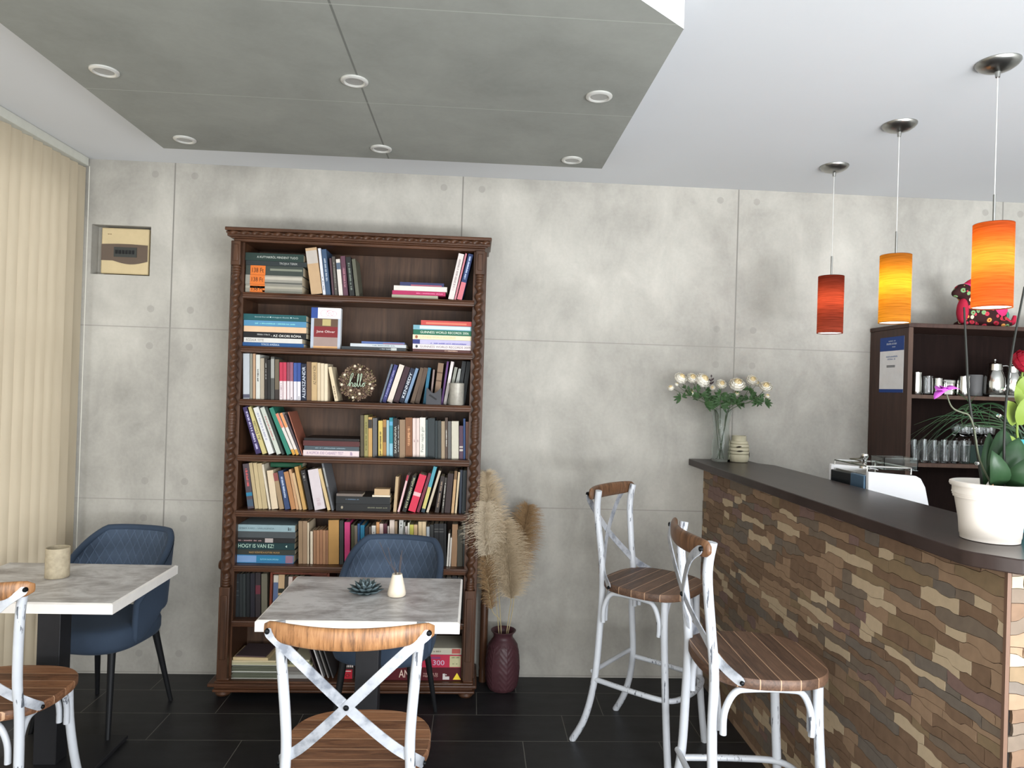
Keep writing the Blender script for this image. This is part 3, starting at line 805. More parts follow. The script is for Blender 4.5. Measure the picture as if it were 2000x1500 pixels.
stack(1, [(806, 920, 5.5, (96, 52, 50), 'maroon brown book', {'texts': [('*', .55, .82, (190, 160, 140), .4, .8)]}),
          (806, 922, 9.5, (240, 228, 228), 'white records annual with black lettering', {'texts': [('GUINNESS WORLD RECORDS 2009', .12, .97, (96, 92, 96), .3, .75), ('●', .045, .085, (50, 56, 60), .2, .8)]}),
          (806, 922, 9, (196, 190, 226), 'lavender and blue book', {'band': [(0, .12, (54, 62, 132))], 'texts': [('*', .3, .9, (90, 90, 160), .1, .35)]}),
          (806, 922, 9, (242, 228, 192), 'cream yellow book', {'texts': [('GUINNESS WORLD RECORDS', .1, .72, (222, 186, 130), .3, .75), ('●', .04, .085, (150, 90, 60), .15, .85)]}),
          (807, 922, 9.5, (28, 112, 84), 'green book with pale lettering', {'texts': [('GUINNESS WORLD RECORDS 2006', .12, .94, (214, 222, 206), .3, .78)]}),
          (807, 921, 9, (120, 178, 194), 'aqua and white book', {'band': [(.11, .98, (214, 232, 236), .2, .9)]}),
          (822, 921, 9.5, (216, 78, 72), 'coral red book', {'band': [(.1, .9, (236, 132, 104), .25, .6)]})], 'right stack')
# third shelf
ups(2, [(475, 487.5, 475, 687, (196, 202, 208), 'wide pale grey', {'band': [(.02, .1, (90, 90, 110))]}), (488.5, 493, 488.5, 688, (150, 146, 130), 'thin khaki'), (494, 499, 494, 690, (196, 156, 120), 'slim orange-tan'),
        (500, 508, 500, 693, (218, 218, 208), 'off-white', {'text': '*', 'tr': (.4, .68)}), (508.5, 516, 508.5, 700, (178, 164, 142), 'beige'), (517, 522, 517, 701, (48, 44, 40), 'black', {'text': '*', 'tc': (150, 150, 145), 'tr': (.5, .9)}),
        (522.5, 528.5, 522.5, 703, (40, 38, 36), 'glossy black'), (529, 536, 529, 697, (88, 88, 84), 'black and white', {'band': [(.5, .95, (168, 168, 160))]}), (537, 545, 537, 702, (112, 98, 78), 'olive brown', {'band': [(0, .25, (60, 52, 46))]}),
        (546, 552.5, 546, 708, (204, 50, 78), 'crimson and white', {'band': [(0, .5, (234, 220, 220))], 'text': '*', 'tc': (150, 120, 130), 'tr': (.06, .44)}), (553, 559.5, 553, 708, (206, 56, 82), 'red and white', {'band': [(0, .5, (234, 220, 220))]}),
        (560.5, 566, 560.5, 708, (146, 74, 92), 'burgundy and white', {'band': [(0, .5, (232, 220, 222))]}), (566.5, 572.5, 566.5, 708, (160, 96, 116), 'mauve and white', {'band': [(0, .5, (232, 220, 222))], 'text': '*', 'tr': (.03, .1)}),
        (573.5, 580, 573.5, 709, (58, 88, 164), 'blue and white', {'band': [(0, .5, (230, 226, 232))]}), (580.5, 587.5, 580.5, 709, (52, 80, 156), 'cobalt and white', {'band': [(0, .5, (230, 226, 232))], 'text': '*', 'tr': (.03, .1)}),
        (588.5, 598.5, 588.5, 711, (26, 34, 58), 'navy with white letters', {'text': 'ALEKSZANDR', 'tc': (210, 215, 225), 'tr': (.06, .92)}), (599, 608, 599, 707, (118, 88, 62), 'brown'),
        (608.5, 619.5, 608.5, 708, (206, 172, 122), 'wide tan lettered', {'text': 'AZ ARANY KÖR', 'tc': (50, 40, 30), 'tr': (.42, .92)}), (620, 626, 620, 709, (220, 196, 160), 'beige paper'), (626.5, 633, 626.5, 710, (232, 212, 178), 'cream'), (633.5, 640, 633.5, 711, (236, 218, 184), 'light cream'),
        (654, 661, 641, 718, (230, 210, 170), 'cream tilted', {'text': '*', 'tc': (120, 100, 80), 'tr': (.08, .45)})], 1)
ups(2, [(741, 745, 764, 711, (104, 114, 128), 'grey-blue thin'), (746, 753.5, 770, 712, (56, 58, 124), 'indigo', {'text': '*', 'tc': (150, 150, 190)}), (755, 765.5, 780, 712, (236, 220, 206), 'thick white'),
        (767, 778, 791, 716, (62, 32, 42), 'dark maroon'), (779, 788, 802, 719, (22, 34, 58), 'dark navy with white letters', {'text': 'KENNEDY', 'tc': (215, 222, 228), 'tr': (.06, .95)}), (789, 795, 812, 719, (122, 152, 184), 'light blue'),
        (801, 809, 821, 718, (104, 82, 62), 'brown tilted'), (810, 819, 828, 718, (92, 72, 56), 'dark brown tilted'), (826, 832, 836, 718, (38, 112, 144), 'teal blue'), (839, 842.5, 846, 722, (150, 128, 122), 'slim dusty pink'),
        (846, 857, 856, 709, (146, 116, 90), 'wide tan-brown', {'band': [(.55, .58, (100, 70, 50)), (.75, .78, (100, 70, 50))]}), (861, 865, 873, 706, (104, 62, 126), 'purple'), (866, 872, 881, 706, (238, 228, 224), 'white tilted'),
        (873, 879, 888, 717, (152, 154, 142), 'grey-green'), (880, 887, 896, 720, (168, 172, 166), 'silver grey'), (890, 898, 903, 705, (34, 38, 40), 'black tall'), (900, 908, 912, 706, (26, 32, 34), 'black slanting')], 23)
# fourth shelf
ups(3, [(500, 511, 472, 790, (62, 48, 98), 'violet lettered', {'text': '*', 'tc': (190, 185, 215), 'tr': (.1, .9)}), (513, 522, 480, 791, (208, 194, 126), 'pale yellow', {'text': 'Az Elmúlás', 'tc': (70, 64, 40), 'tr': (.3, .7)}), (525, 536, 492, 791, (228, 228, 224), 'white', {'text': '*', 'tc': (150, 150, 170), 'tr': (.3, .9)}),
        (541, 550, 506, 793, (204, 210, 196), 'pale green-grey', {'text': '*', 'tc': (170, 110, 110), 'tr': (.3, .85)}), (551, 556, 516, 792, (54, 64, 60), 'dark green slim'), (561, 570, 522, 790, (46, 134, 112), 'emerald'),
        (572, 578, 538, 810, (226, 216, 208), 'orange-topped white', {'band': [(.66, 1, (238, 132, 102)), (0, .13, (222, 160, 60))]}), (579, 585, 546, 809, (230, 218, 210), 'peach-topped white', {'band': [(.66, 1, (244, 158, 96)), (0, .13, (222, 160, 60))]}),
        (586, 589, 556, 812, (92, 78, 84), 'grey-purple slim'), (590, 592, 562, 806, (170, 98, 74), 'rust slim')], 1)
stack(3, [(592, 701, 11, (236, 214, 216), 'pale pink book with grey lettering', {'texts': [('A HUMOR IDEI CABARET TEST', .06, .72, (130, 110, 140), .25, .8), ('*', .84, .88, (130, 110, 140), .2, .8)]}), (594, 701, 8, (74, 86, 94), 'slate book', {'texts': [('*', .2, .75, (130, 150, 158), .4, .65)]}),
          (592, 702, 10, (90, 42, 42), 'maroon book', {}), (594, 701, 5, (30, 24, 24), 'black slim book', {})], 'centre stack')
ups(3, [(704, 710.5, 704, 811, (86, 76, 56), 'olive-brown'), (711.5, 719, 711.5, 811, (156, 146, 84), 'yellow-green', {'text': '*', 'tc': (90, 84, 40)}), (719.5, 727, 719.5, 815, (204, 158, 88), 'ochre', {'band': [(.72, .94, (60, 54, 48))]}), (728, 736.5, 728, 817, (98, 98, 98), 'mid grey'),
        (739, 747.5, 739, 822, (224, 194, 94), 'bright yellow', {'text': '*', 'tc': (60, 50, 30), 'tr': (.05, .7)}), (748, 754.5, 748, 820, (176, 126, 66), 'orange-brown', {'band': [(.4, .8, (110, 80, 50))]}), (755, 760, 755, 821, (150, 190, 200), 'pale teal slim'), (760.5, 767.5, 760.5, 816, (36, 138, 154), 'turquoise', {'band': [(0, .35, (130, 190, 210)), (.8, .9, (90, 170, 210))]}),
        (768, 776, 768, 817, (38, 38, 38), 'black with white letters', {'text': 'SKANDINÁVIA', 'tc': (200, 200, 190), 'tr': (.05, .85)}), (776.5, 780, 776.5, 819, (54, 46, 40), 'dark slim', {'text': '*', 'tc': (200, 200, 195)}), (780.5, 791.5, 780.5, 820, (154, 124, 94), 'khaki tan'), (792, 805.5, 792, 816, (136, 84, 48), 'wide brown', {'text': '*', 'tc': (200, 150, 110), 'tr': (.3, .8)}),
        (806, 812.5, 806, 817, (234, 210, 200), 'pink-white', {'text': '*', 'tc': (140, 110, 110), 'tr': (.4, .46)}), (813, 819.5, 813, 817, (232, 210, 200), 'rose-white', {'text': '*', 'tc': (140, 110, 110), 'tr': (.4, .46)}), (820, 831, 820, 816, (240, 234, 220), 'white with green letters', {'text': 'Peter napló gör', 'tc': (90, 110, 100), 'tr': (.15, .78)}),
        (831.5, 835.5, 831.5, 820, (74, 92, 94), 'blue-green slim'), (836, 849.5, 836, 817, (42, 52, 54), 'wide charcoal'), (850, 855, 850, 822, (38, 50, 52), 'narrow charcoal'), (855.5, 861.5, 855.5, 822, (52, 58, 56), 'dark slate'), (862, 869, 862, 823, (166, 144, 114), 'pale brown'), (869.5, 874.5, 869.5, 816, (84, 66, 54), 'umber', {'text': '*', 'tc': (190, 190, 180), 'tr': (.3, .7)}),
        (875, 881, 875, 823, (106, 104, 100), 'ash grey'), (882, 896, 882, 823, (210, 204, 184), 'wide ivory'), (897, 904.5, 897, 832, (84, 54, 76), 'aubergine', {'band': [(.24, .30, (200, 190, 180)), (.34, .39, (200, 190, 180))]}), (905, 909, 905, 818, (38, 72, 128), 'royal blue slim'), (910, 916, 910, 824, (134, 92, 78), 'brick brown')], 11)
for (cx, w_, s) in ((820, 62, 'larger black oval dish lying before the books on the fourth shelf'), (752, 40, 'smaller black oval dish lying before the books on the fourth shelf')):
    X = x_of(cx, 3.57, SH[3]); a_ = w_ * 3.57 / FPX / 2
    o = MB(); o.lathe([(a_ * .7, 0), (a_, .006), (a_ * .97, .008), (a_ * .6, .004), (.001, .003)], seg=40)
    o.v = [(x, y * .24, z) for x, y, z in o.v]
    q = o.build('dish', cmat((28, 30, 30), .35), None, (X, 3.5725, SH[3] + .0006)); tag(q, s, 'dish', 'black oval dishes on the bookcase')
# fifth shelf
ups(4, [(484, 496, 474, 907, (84, 72, 80), 'dark lettered', {'band': [(.05, .2, (70, 90, 110)), (.28, .36, (40, 130, 170))], 'text': '*', 'tc': (200, 90, 90), 'tr': (.5, .9)}), (498, 505, 486, 905, (196, 172, 128), 'sand'), (505.5, 513, 494, 905, (206, 182, 136), 'light sand'), (513.5, 523, 502, 906, (198, 176, 130), 'straw'),
        (525, 529, 511, 908, (228, 214, 190), 'slim white'), (531, 543.5, 521, 920, (230, 206, 172), 'thick cream'), (546, 555, 533, 925, (168, 140, 104), 'tan with red top', {'band': [(.78, 1, (150, 76, 72))]}), (557, 567, 543, 921, (52, 72, 114), 'navy blue', {'text': '*', 'tc': (180, 190, 210), 'tr': (.3, .85)}),
        (569, 578.5, 554, 923, (190, 130, 80), 'cinnamon'), (579, 584, 564, 918, (206, 158, 112), 'light cinnamon'), (585, 590, 570, 925, (212, 176, 130), 'buff'), (592, 599, 575, 913, (206, 158, 88), 'golden tan'), (603, 612, 587, 920, (46, 42, 42), 'black tilted', {'text': '*', 'tc': (160, 155, 150), 'tr': (.75, .92)}),
        (615, 636, 601, 919, (220, 208, 210), 'very wide pale pink', {'text': '*', 'tc': (180, 160, 165), 'tr': (.1, .3)}), (640, 646, 621, 917, (220, 190, 136), 'honey'), (648, 652, 628, 906, (108, 110, 114), 'grey magazine-like', {'band': [(.5, .9, (160, 160, 156))]})], 1)
gb = thing('book', 'dark green book lying across the tops of the leaning books, fifth shelf', 'book', (x_of(524, 3.63, 1.16), 3.665, 1.150), 0, 'books on the fifth shelf')
MB().box(0, 0, 0, .165, .11, .003).box(0, 0, .021, .165, .11, .024).box(0, 0, .003, .165, .003, .021).build('cover', cmat((24, 78, 54)), gb, bevel=.002)
MB().box(.003, .003, .003, .162, .107, .021).build('page_block', M['pages'], gb, sharp=0)
z5, _ = stack(4, [(656, 762, 14, (34, 34, 34), 'black lettered box set', {'texts': [('*', .55, .95, (110, 110, 90), .45, .62), ('●', .09, .13, (150, 140, 120), .3, .7)]}), (656, 762, 14, (38, 40, 42), 'charcoal box set', {'texts': [('*', .18, .42, (90, 110, 130), .55, .68)]})], 'centre stack')
stack(4, [(727, 762, 3.5, (236, 222, 196), 'small white booklet'), (731, 761, 12, (206, 172, 128), 'small tan book')], 'little pile on the black boxes', z0=z5)
stack(4, [(657, 708, 5, (120, 108, 100), 'grey-brown pamphlet')], 'left end of the black boxes', z0=z5)
ups(4, [(768, 774, 773, 931, (196, 166, 124), 'tan standing'), (776, 780, 795, 928, (234, 190, 190), 'slim pink-white', {'band': [(.85, 1, (190, 50, 70))]}), (785, 793, 806, 929, (36, 36, 32), 'black with cream letters', {'text': 'EGY REGÉNY HŐSE', 'tc': (200, 200, 160), 'tr': (.12, .95)}),
        (796, 811, 819, 927, (230, 44, 76), 'thick bright red', {'band': [(.42, .52, (240, 190, 190))]}), (813, 819, 837, 924, (120, 40, 58), 'wine red slim'), (822, 829, 847, 911, (76, 160, 178), 'blue over yellow', {'band': [(.08, .55, (214, 196, 110)), (0, .08, (40, 60, 70))]}), (832, 837, 857, 919, (206, 190, 164), 'pale striped slim'),
        (849, 857, 861, 930, (54, 44, 40), 'brown-black ornate', {'text': '*', 'tc': (150, 130, 110)}), (862, 866.5, 869, 933, (66, 60, 54), 'dark slim lettered', {'text': '*', 'tc': (180, 175, 165)}), (868, 879, 875, 925, (54, 38, 36), 'espresso brown'), (881, 886.5, 888, 920, (200, 160, 110), 'tan slanting', {'band': [(.8, 1, (130, 96, 60))]}), (888, 892, 895, 922, (214, 190, 150), 'slim cream'),
        (896, 901, 899, 918, (34, 44, 58), 'midnight blue'), (902, 910, 904, 919, (30, 38, 42), 'blue-black')], 17)
# sixth shelf
stack(5, [(461, 573, 16, (44, 118, 168), 'thick ocean-blue book', {'band': [(0, .35, (120, 160, 210), .1, .9), (.35, .78, (34, 128, 170), .3, .8), (.86, .99, (150, 110, 130), .05, .95)], 'texts': [('ÉLETÜNK ENCIKLOPÉDIÁJA', .42, .74, (150, 200, 220), .35, .6)]}),
          (461, 576, 10, (52, 58, 52), 'dark olive book with gold lettering', {'texts': [('NAGY KÖNYVE A KUTYÁK VILÁGA', .22, .74, (190, 150, 90), .3, .7)]}),
          (462, 575, 13, (22, 58, 62), 'dark teal book with pale lettering', {'texts': [('HOGY IS VAN EZ!', .03, .64, (186, 214, 196), .25, .8), ('◄', .84, .87, (200, 220, 210), .3, .7)]}),
          (463, 576, 9, (40, 38, 40), 'black book with white sticker', {'band': [(.48, .62, (196, 182, 178), .05, .95)], 'texts': [('*', .02, .42, (170, 140, 140), .3, .55)]}),
          (462, 577, 12, (78, 84, 86), 'dark grey book', {}), (463, 576, 13, (150, 178, 184), 'pale aqua book', {'texts': [('EMBER KARD - VÁRLEGENDA', .04, .64, (70, 90, 96), .35, .65), ('*', .88, .93, (40, 50, 56), .2, .7)]})], 'left stack')
ups(5, [(583, 591, 583, 1018, (156, 126, 94), 'taupe'), (591.5, 600, 591.5, 1018, (160, 130, 98), 'light taupe'), (600.5, 603.5, 600.5, 1021, (222, 202, 170), 'slim cream tall'), (606, 611, 606, 1038, (224, 206, 180), 'slim white short'),
        (612, 617.5, 612, 1036, (162, 114, 80), 'small brown'), (618, 624, 618, 1036, (176, 124, 86), 'small copper-brown'), (624.5, 630, 624.5, 1035, (168, 116, 80), 'small chestnut'), (630.5, 636, 630.5, 1036, (178, 128, 88), 'small light brown'), (636.5, 641, 636.5, 1036, (156, 108, 76), 'small rust-brown'),
        (641.5, 662, 641.5, 1016, (190, 140, 72), 'very wide mustard'), (663, 671, 663, 1017, (44, 46, 44), 'black tall'), (673, 683.5, 673, 1020, (208, 54, 116), 'hot pink'), (686, 692, 686, 1025, (72, 72, 46), 'dark olive'), (692.5, 698, 692.5, 1027, (120, 106, 92), 'navy and tan'), (698.5, 703, 698.5, 1023, (34, 78, 130), 'deep blue'),
        (704, 712, 704, 1026, (24, 118, 156), 'cerulean'), (713, 720, 713, 1030, (44, 36, 38), 'blackish brown'), (721, 725, 721, 1029, (110, 96, 86), 'slim grey-brown'), (726, 734, 726, 1027, (220, 216, 208), 'white lettered', {'text': '*', 'tc': (120, 110, 110)}), (735, 741, 735, 1020, (212, 150, 92), 'orange-tan'), (741.5, 748.5, 741.5, 1023, (222, 196, 186), 'pinkish white'),
        (749, 756, 749, 1023, (92, 44, 56), 'wine'), (757, 760, 757, 1028, (210, 200, 190), 'slim white'), (761, 770.5, 761, 1016, (224, 204, 188), 'wide off-white'), (771, 776, 771, 1018, (160, 134, 104), 'tan slim'), (777, 785, 779, 1014, (206, 206, 200), 'light grey tall', {'text': '*', 'tr': (.8, .95)}), (785.5, 789, 787, 1020, (160, 160, 148), 'grey slim'),
        (789.5, 796, 789.5, 1028, (214, 202, 196), 'white with dark letters', {'text': '*', 'tc': (70, 50, 60)}), (796.5, 800, 796.5, 1021, (228, 224, 200), 'white and yellow slim'), (800.5, 808, 800.5, 1025, (206, 198, 84), 'lemon'), (808.5, 815.5, 808.5, 1025, (214, 178, 132), 'sandy'), (817, 824, 817, 1019, (220, 192, 146), 'parchment'), (824.5, 832, 824.5, 1019, (222, 194, 150), 'light parchment'),
        (833, 839, 833, 1029, (166, 174, 178), 'silver blue'), (840, 847, 840, 1025, (48, 50, 48), 'dark grey'), (848, 857, 848, 1023, (30, 30, 32), 'black ribbed', {'band': [(.86, .88, (90, 90, 86)), (.8, .82, (90, 90, 86))]}), (857.5, 867, 857.5, 1023, (28, 28, 30), 'black banded', {'band': [(.86, .88, (90, 90, 86)), (.8, .82, (90, 90, 86))]}),
        (867.5, 871.5, 867.5, 1023, (34, 34, 34), 'slim black'), (872, 875.5, 876, 1042, (220, 214, 202), 'slim white slanting'), (876.5, 880, 880, 1050, (216, 208, 196), 'short white slanting'), (881, 892, 884, 1024, (156, 118, 82), 'wide brown'), (893, 904, 893, 1035, (66, 62, 48), 'wide dark olive'), (905, 910, 905, 1023, (108, 112, 110), 'grey end')], 1)
# seventh shelf
ups(6, [(459, 467, 459, 1121, (40, 46, 50), 'dark slate ribbed', {'band': [(.6, .61, (90, 96, 100)), (.5, .51, (90, 96, 100)), (.8, .81, (90, 96, 100))]}), (467.5, 474, 467.5, 1121, (44, 48, 50), 'dark grey'), (474.5, 480, 474.5, 1121, (48, 54, 54), 'slate'), (481, 488, 481, 1120, (30, 34, 36), 'black'), (489, 498, 489, 1120, (38, 36, 44), 'blue-black'),
        (499, 509, 499, 1119, (52, 44, 46), 'dark with red spot', {'band': [(.52, .72, (110, 44, 56))]}), (510.5, 522, 510.5, 1121, (112, 106, 88), 'drab khaki')], 1)
cr = thing('book_crate', 'red-brown wooden crate holding small books on the seventh shelf', 'crate', (x_of(525, 3.60, .39), 3.60, SH[6] + .0006))
CW, CH_, CD = .30, .238, .18
c = MB(); c.box(0, 0, 0, .012, CD, CH_).box(CW - .012, 0, 0, CW, CD, CH_).box(.012, 0, 0, CW - .012, CD, .010).box(.012, 0, CH_ - .014, CW - .012, CD, CH_).box(.012, CD - .006, .010, CW - .012, CD, CH_ - .014)
c.build('crate_frame', M['crate_wood'], cr, bevel=.002)
xx = cr.location.x + .0145
for i, (w_, hh, col, ds, bd_) in enumerate([(.024, .205, (198, 190, 176), 'white and blue-grey', [(.2, .82, (84, 100, 132))]), (.030, .208, (186, 156, 120), 'beige and black', [(.55, .66, (36, 40, 32)), (0, .5, (110, 120, 110))]), (.018, .20, (58, 50, 42), 'dark', []), (.020, .198, (204, 186, 176), 'pinkish white', []), (.026, .20, (96, 60, 46), 'brown', []), (.03, .2, (60, 70, 64), 'green-grey', [])]):
    b = thing('book', '%s book standing inside the red-brown crate, %s from the left' % (ds, ordinal(i + 1)), 'book', (xx, 3.612, SH[6] + .0115), 0, 'books inside the wooden crate')
    MB().box(0, 0, 0, .0018, .14, hh).box(w_ - .0018, 0, 0, w_, .14, hh).box(.0018, 0, 0, w_ - .0018, .0018, hh).build('cover', cmat(col), b, sharp=0)
    MB().box(.0018, .0018, .003, w_ - .0018, .137, hh - .003).build('page_block', M['pages'], b, sharp=0)
    for a0, a1, cc in bd_: MB().box(.0003, -.0004, hh * a0, w_ - .0003, .0004, hh * a1).build('spine_band', cmat(cc), b, sharp=0)
    xx += w_ + .0012
ups(6, [(842, 851, 842, 1127, (34, 34, 36), 'black right-hand'), (852, 862, 852, 1126, (40, 38, 38), 'charcoal right-hand'), (863, 871, 863, 1128, (52, 48, 46), 'dark brown right-hand'), (872, 882, 872, 1127, (70, 66, 60), 'grey-brown right-hand'), (883, 893, 883, 1126, (32, 34, 36), 'black far right'), (894, 905, 894, 1128, (48, 50, 50), 'slate far right')], 8)
# bottom shelf: binders, magazines, games
def binder(x0, x1, z, h, label):
    X0, X1 = x_of(x0, 3.575, z), x_of(x1, 3.575, z); L = X1 - X0
    t = thing('ring_binder', label, 'binder', (X0, 3.578, z), 0, 'ring binders on the bottom shelf')
    c = MB(); w_ = .0022
    c.box(0, 0, 0, L, .20, w_).box(0, 0, h - w_, L, .20, h).box(0, 0, w_, w_, .20, h - w_).build('cover', cmat((206, 208, 198)), t, bevel=.0008)
    p = MB()
    for k in range(5): p.box(.006, .003, w_ + .001 + k * (h - .008) / 5, L - .006 - (k % 2) * .004, .195, w_ + (k + .8) * (h - .008) / 5)
    p.build('paper_stack', cmat((104, 108, 92)), t, sharp=0)
    r_ = MB(); r_.tube([(.020, -.001, .004), (.012, -.001, h * .5), (.020, -.001, h - .004)], .0014, 6, 4); r_.build('ring', M['chrome'], t)
    return z + h + .0006
z = SH[7] + .0006
z = binder(446.5, 548, z, .034, 'white-edged ring binder at the bottom of the paper pile, bottom shelf')
z = binder(446, 547, z, .034, 'white-edged ring binder lying on another binder, bottom shelf')
z0_ = z
def mag(x0, x1, z, h, col, label, rz=0, d=.19, Y=3.58, name='magazine', cover=None):
    X0, X1 = x_of(x0, Y, z), x_of(x1, Y, z)
    t = thing(name, label, 'magazine', (X0, Y, z), rz, 'magazines on the bottom shelf')
    L = X1 - X0
    MB().box(0, 0, 0, L, d, h * .85).build('page_block', cmat(col), t, sharp=0)
    MB().box(-.0005, -.0005, h * .86, L, d, h).build('cover', cmat(cover or col), t, sharp=0)
    return z + h + .0006
z = mag(449, 540, z, .011, (176, 172, 140), 'cream magazine lying on the ring binders', 0)
z = mag(450, 538, z, .010, (196, 184, 150), 'yellowish magazine second from top of the left paper pile', R(1))
z = mag(455, 524, z, .014, (204, 182, 140), 'tan booklet near top of the left paper pile', R(-2), .16, 3.585)
z = mag(460, 520, z, .005, (90, 70, 72), 'dark glossy magazine with red picture topping the left paper pile', R(-4), .17, 3.595, cover=(84, 72, 76))
z = SH[7] + .0006
for i, (x0, x1, h_, c_, s) in enumerate([(553, 618, .020, (150, 150, 146), 'light grey magazine at the foot of the middle pile'), (556, 616, .016, (120, 118, 112), 'grey magazine second from the foot of the middle pile'), (553, 612, .022, (108, 104, 98), 'dull grey magazine, middle of the middle pile'),
                                        (558, 610, .012, (170, 164, 132), 'cream magazine near the top of the middle pile'), (566, 606, .012, (120, 122, 96), 'olive magazine on top of the middle pile'), (570, 604, .010, (190, 186, 160), 'small pale booklet crowning the middle pile')]):
    z = mag(x0, x1, z, h_, c_, s, R(rb.uniform(-1.5, 1.5)), .18, 3.585)
for i, (x0, c_, s) in enumerate([(622, (62, 50, 50), 'dark leaning magazine left of the table leg'), (631, (196, 192, 190), 'white-edged leaning magazine between the piles'), (641, (120, 116, 112), 'grey leaning magazine between the piles'), (650, (80, 78, 78), 'charcoal leaning magazine beside the red pocket box')]):
    X = x_of(x0, 3.6, .09); t = thing('magazine', s, 'magazine', (X, 3.592, SH[7] + .0008), 0, 'leaning magazines on the bottom shelf')
    t.rotation_euler = (0, R(-20), 0)
    MB().box(0, 0, 0, .0055, .17, .215).build('page_block', cmat(c_), t, sharp=0); MB().box(.0056, -.0005, 0, .0072, .17, .216).build('cover', cmat(tuple(v * .7 for v in c_)), t, sharp=0)
X = x_of(668, 3.58, .09); t = thing('pocket_box', 'small black and red patterned box standing beside the magazines', 'box', (X, 3.585, SH[7] + .0006))
MB().box(0, 0, 0, .058, .06, .128).build('case', cmat((44, 34, 34)), t, bevel=.001)
MB().box(.002, -.0006, .001, .050, .0, .048).build('front_panel', cmat((176, 34, 50)), t, sharp=0)
g = MB()
for r_ in range(3):
    for q in range(5): g.box(.004 + q * .0105, -.0008, .060 + r_ * .016, .011 + q * .0105, 0, .070 + r_ * .016)
g.box(.008, -.0009, .038, .044, 0, .042)
g.build('printed_marks', cmat((206, 196, 190)), t, sharp=0)
text('O', t, cmat((60, 40, 30)), (.026, -.001, .018), height=.018, name='printed_marks')
z = SH[7] + .0006; RW = (120, 34, 40)
b, z = book_flat(7, 741, 901, z, 25, (92, 24, 32), 'dark maroon board game box with yellow triangle,', 'bottom shelf, under the red box', {'d': .20, 'band': [], 'texts': [('F', .04, .10, (216, 190, 176), .2, .85), ('AN', .235, .36, (216, 190, 176), .2, .85), ('TÁRSAS ÉS\nFEJLESZTŐ', .53, .71, (210, 170, 160), .25, .62)]}, 0, 'board game', 'game_box', 'board games on the bottom shelf')
MB().add([(.318 + .056, -.0022, .006), (.318 + .098, -.0022, .006), (.318 + .077, -.0022, .041)], [(0, 1, 2)]).build('yellow_triangle', cmat((232, 204, 60)), b, sharp=0)
g = MB(); g.box(.322, -.0022, .006, .356, -.001, .022).box(.322, -.0022, .022, .334, -.001, .036).box(.336, -.0022, .028, .342, -.001, .033); g.build('grey_emblem', cmat((196, 190, 186)), b, sharp=0)
b, z = book_flat(7, 741, 901, z, 25, (204, 46, 76), 'red puzzle box marked 300,', 'bottom shelf, in the middle of the game boxes', {'d': .20, 'band': [(.855, .99, (206, 200, 150), .06, .92), (.12, .28, (66, 58, 110), .3, .9), (.55, .74, (150, 60, 110), .68, .85)], 'texts': [('300', .65, .79, (196, 178, 200), .2, .58), ('*', .875, .97, (90, 100, 70), .76, .86), ('*', .89, .95, (90, 100, 70), .28, .34)]}, 0, 'board game', 'game_box', 'board games on the bottom shelf')
b, z = book_flat(7, 800, 903, z, 13, (206, 200, 178), 'slim cream game box,', 'bottom shelf, on top of the red puzzle box', {'d': .18, 'band': [(.8, .96, (196, 90, 80), .2, .9), (.1, .3, (50, 40, 40), .2, .7)], 'texts': [('*', .45, .6, (120, 110, 90), .4, .6)]}, 0, 'board game', 'game_box', 'board games on the bottom shelf')

# ------------------------------------------------------------------ wreath, candle holders on the third shelf
wr = thing('wreath', 'round dried-flower wreath with wire hello sign on the third shelf', 'wreath', (x_of(698, 3.60, 1.6), 3.612, SH[2] + .099))
wr.rotation_euler = (R(-6), 0, 0)
rw = random.Random(5); mb = MB()
for i in range(1500):
    a = rw.uniform(0, 2 * pi); rr = rw.uniform(.036, .090); yy = -.004 - .020 * sqrt(max(0, 1 - ((rr - .063) / .030) ** 2)) * rw.uniform(.6, 1.1)
    s_ = rw.uniform(.005, .010)
    c0 = Vector((rr * cos(a), yy, rr * sin(a))); d = Vector((rw.uniform(-1, 1), rw.uniform(-1, 0), rw.uniform(-1, 1))).normalized() * s_ * 1.6
    mb.leaf(c0, c0 + d, s_, (rw.random(), rw.random(), rw.random()), .3, 2, mi=rw.choice([0, 0, 0, 1, 1, 2, 3]))
core = []
mb.rings([[((.062 + .026 * cos(b)) * cos(a), .017 * sin(b), (.062 + .026 * cos(b)) * sin(a)) for b in [2 * pi * j / 8 for j in range(8)]] for a in [2 * pi * i / 40 for i in range(41)]], cap=False, mi=4)
mb.build('dried_flowers', [cmat((124, 100, 86)), cmat((164, 142, 118)), cmat((96, 72, 64)), cmat((132, 124, 86)), cmat((60, 46, 40))], wr)
for a, rr in ((100, .085), (80, .070), (355, .066), (340, .082), (190, .078), (235, .052), (285, .060), (258, .080), (150, .075)):
    MB().ball((rr * cos(R(a)), -.026, rr * sin(R(a))), .0075, 8, 6).build('white_bud', cmat((220, 208, 184)), wr)
hel = [(-.046, -.02), (-.034, .0), (-.022, .030), (-.020, .044), (-.028, .040), (-.034, .010), (-.036, -.022), (-.030, -.006), (-.022, -.004), (-.020, -.020), (-.012, -.020), (-.004, -.010), (-.008, -.004), (-.014, -.012), (-.008, -.024), (.000, -.016),
       (.008, .020), (.010, .040), (.005, .040), (.003, .005), (.006, -.020), (.012, -.018), (.022, .022), (.025, .040), (.020, .042), (.017, .008), (.019, -.018), (.025, -.020), (.030, -.012), (.036, -.006), (.040, -.014), (.034, -.022), (.029, -.014), (.034, -.004), (.046, -.002)]
MB().tube([(x, -.034, z) for x, z in hel], .0016, 6, 4).build('hello_wire', cmat((176, 196, 172), .4), wr)
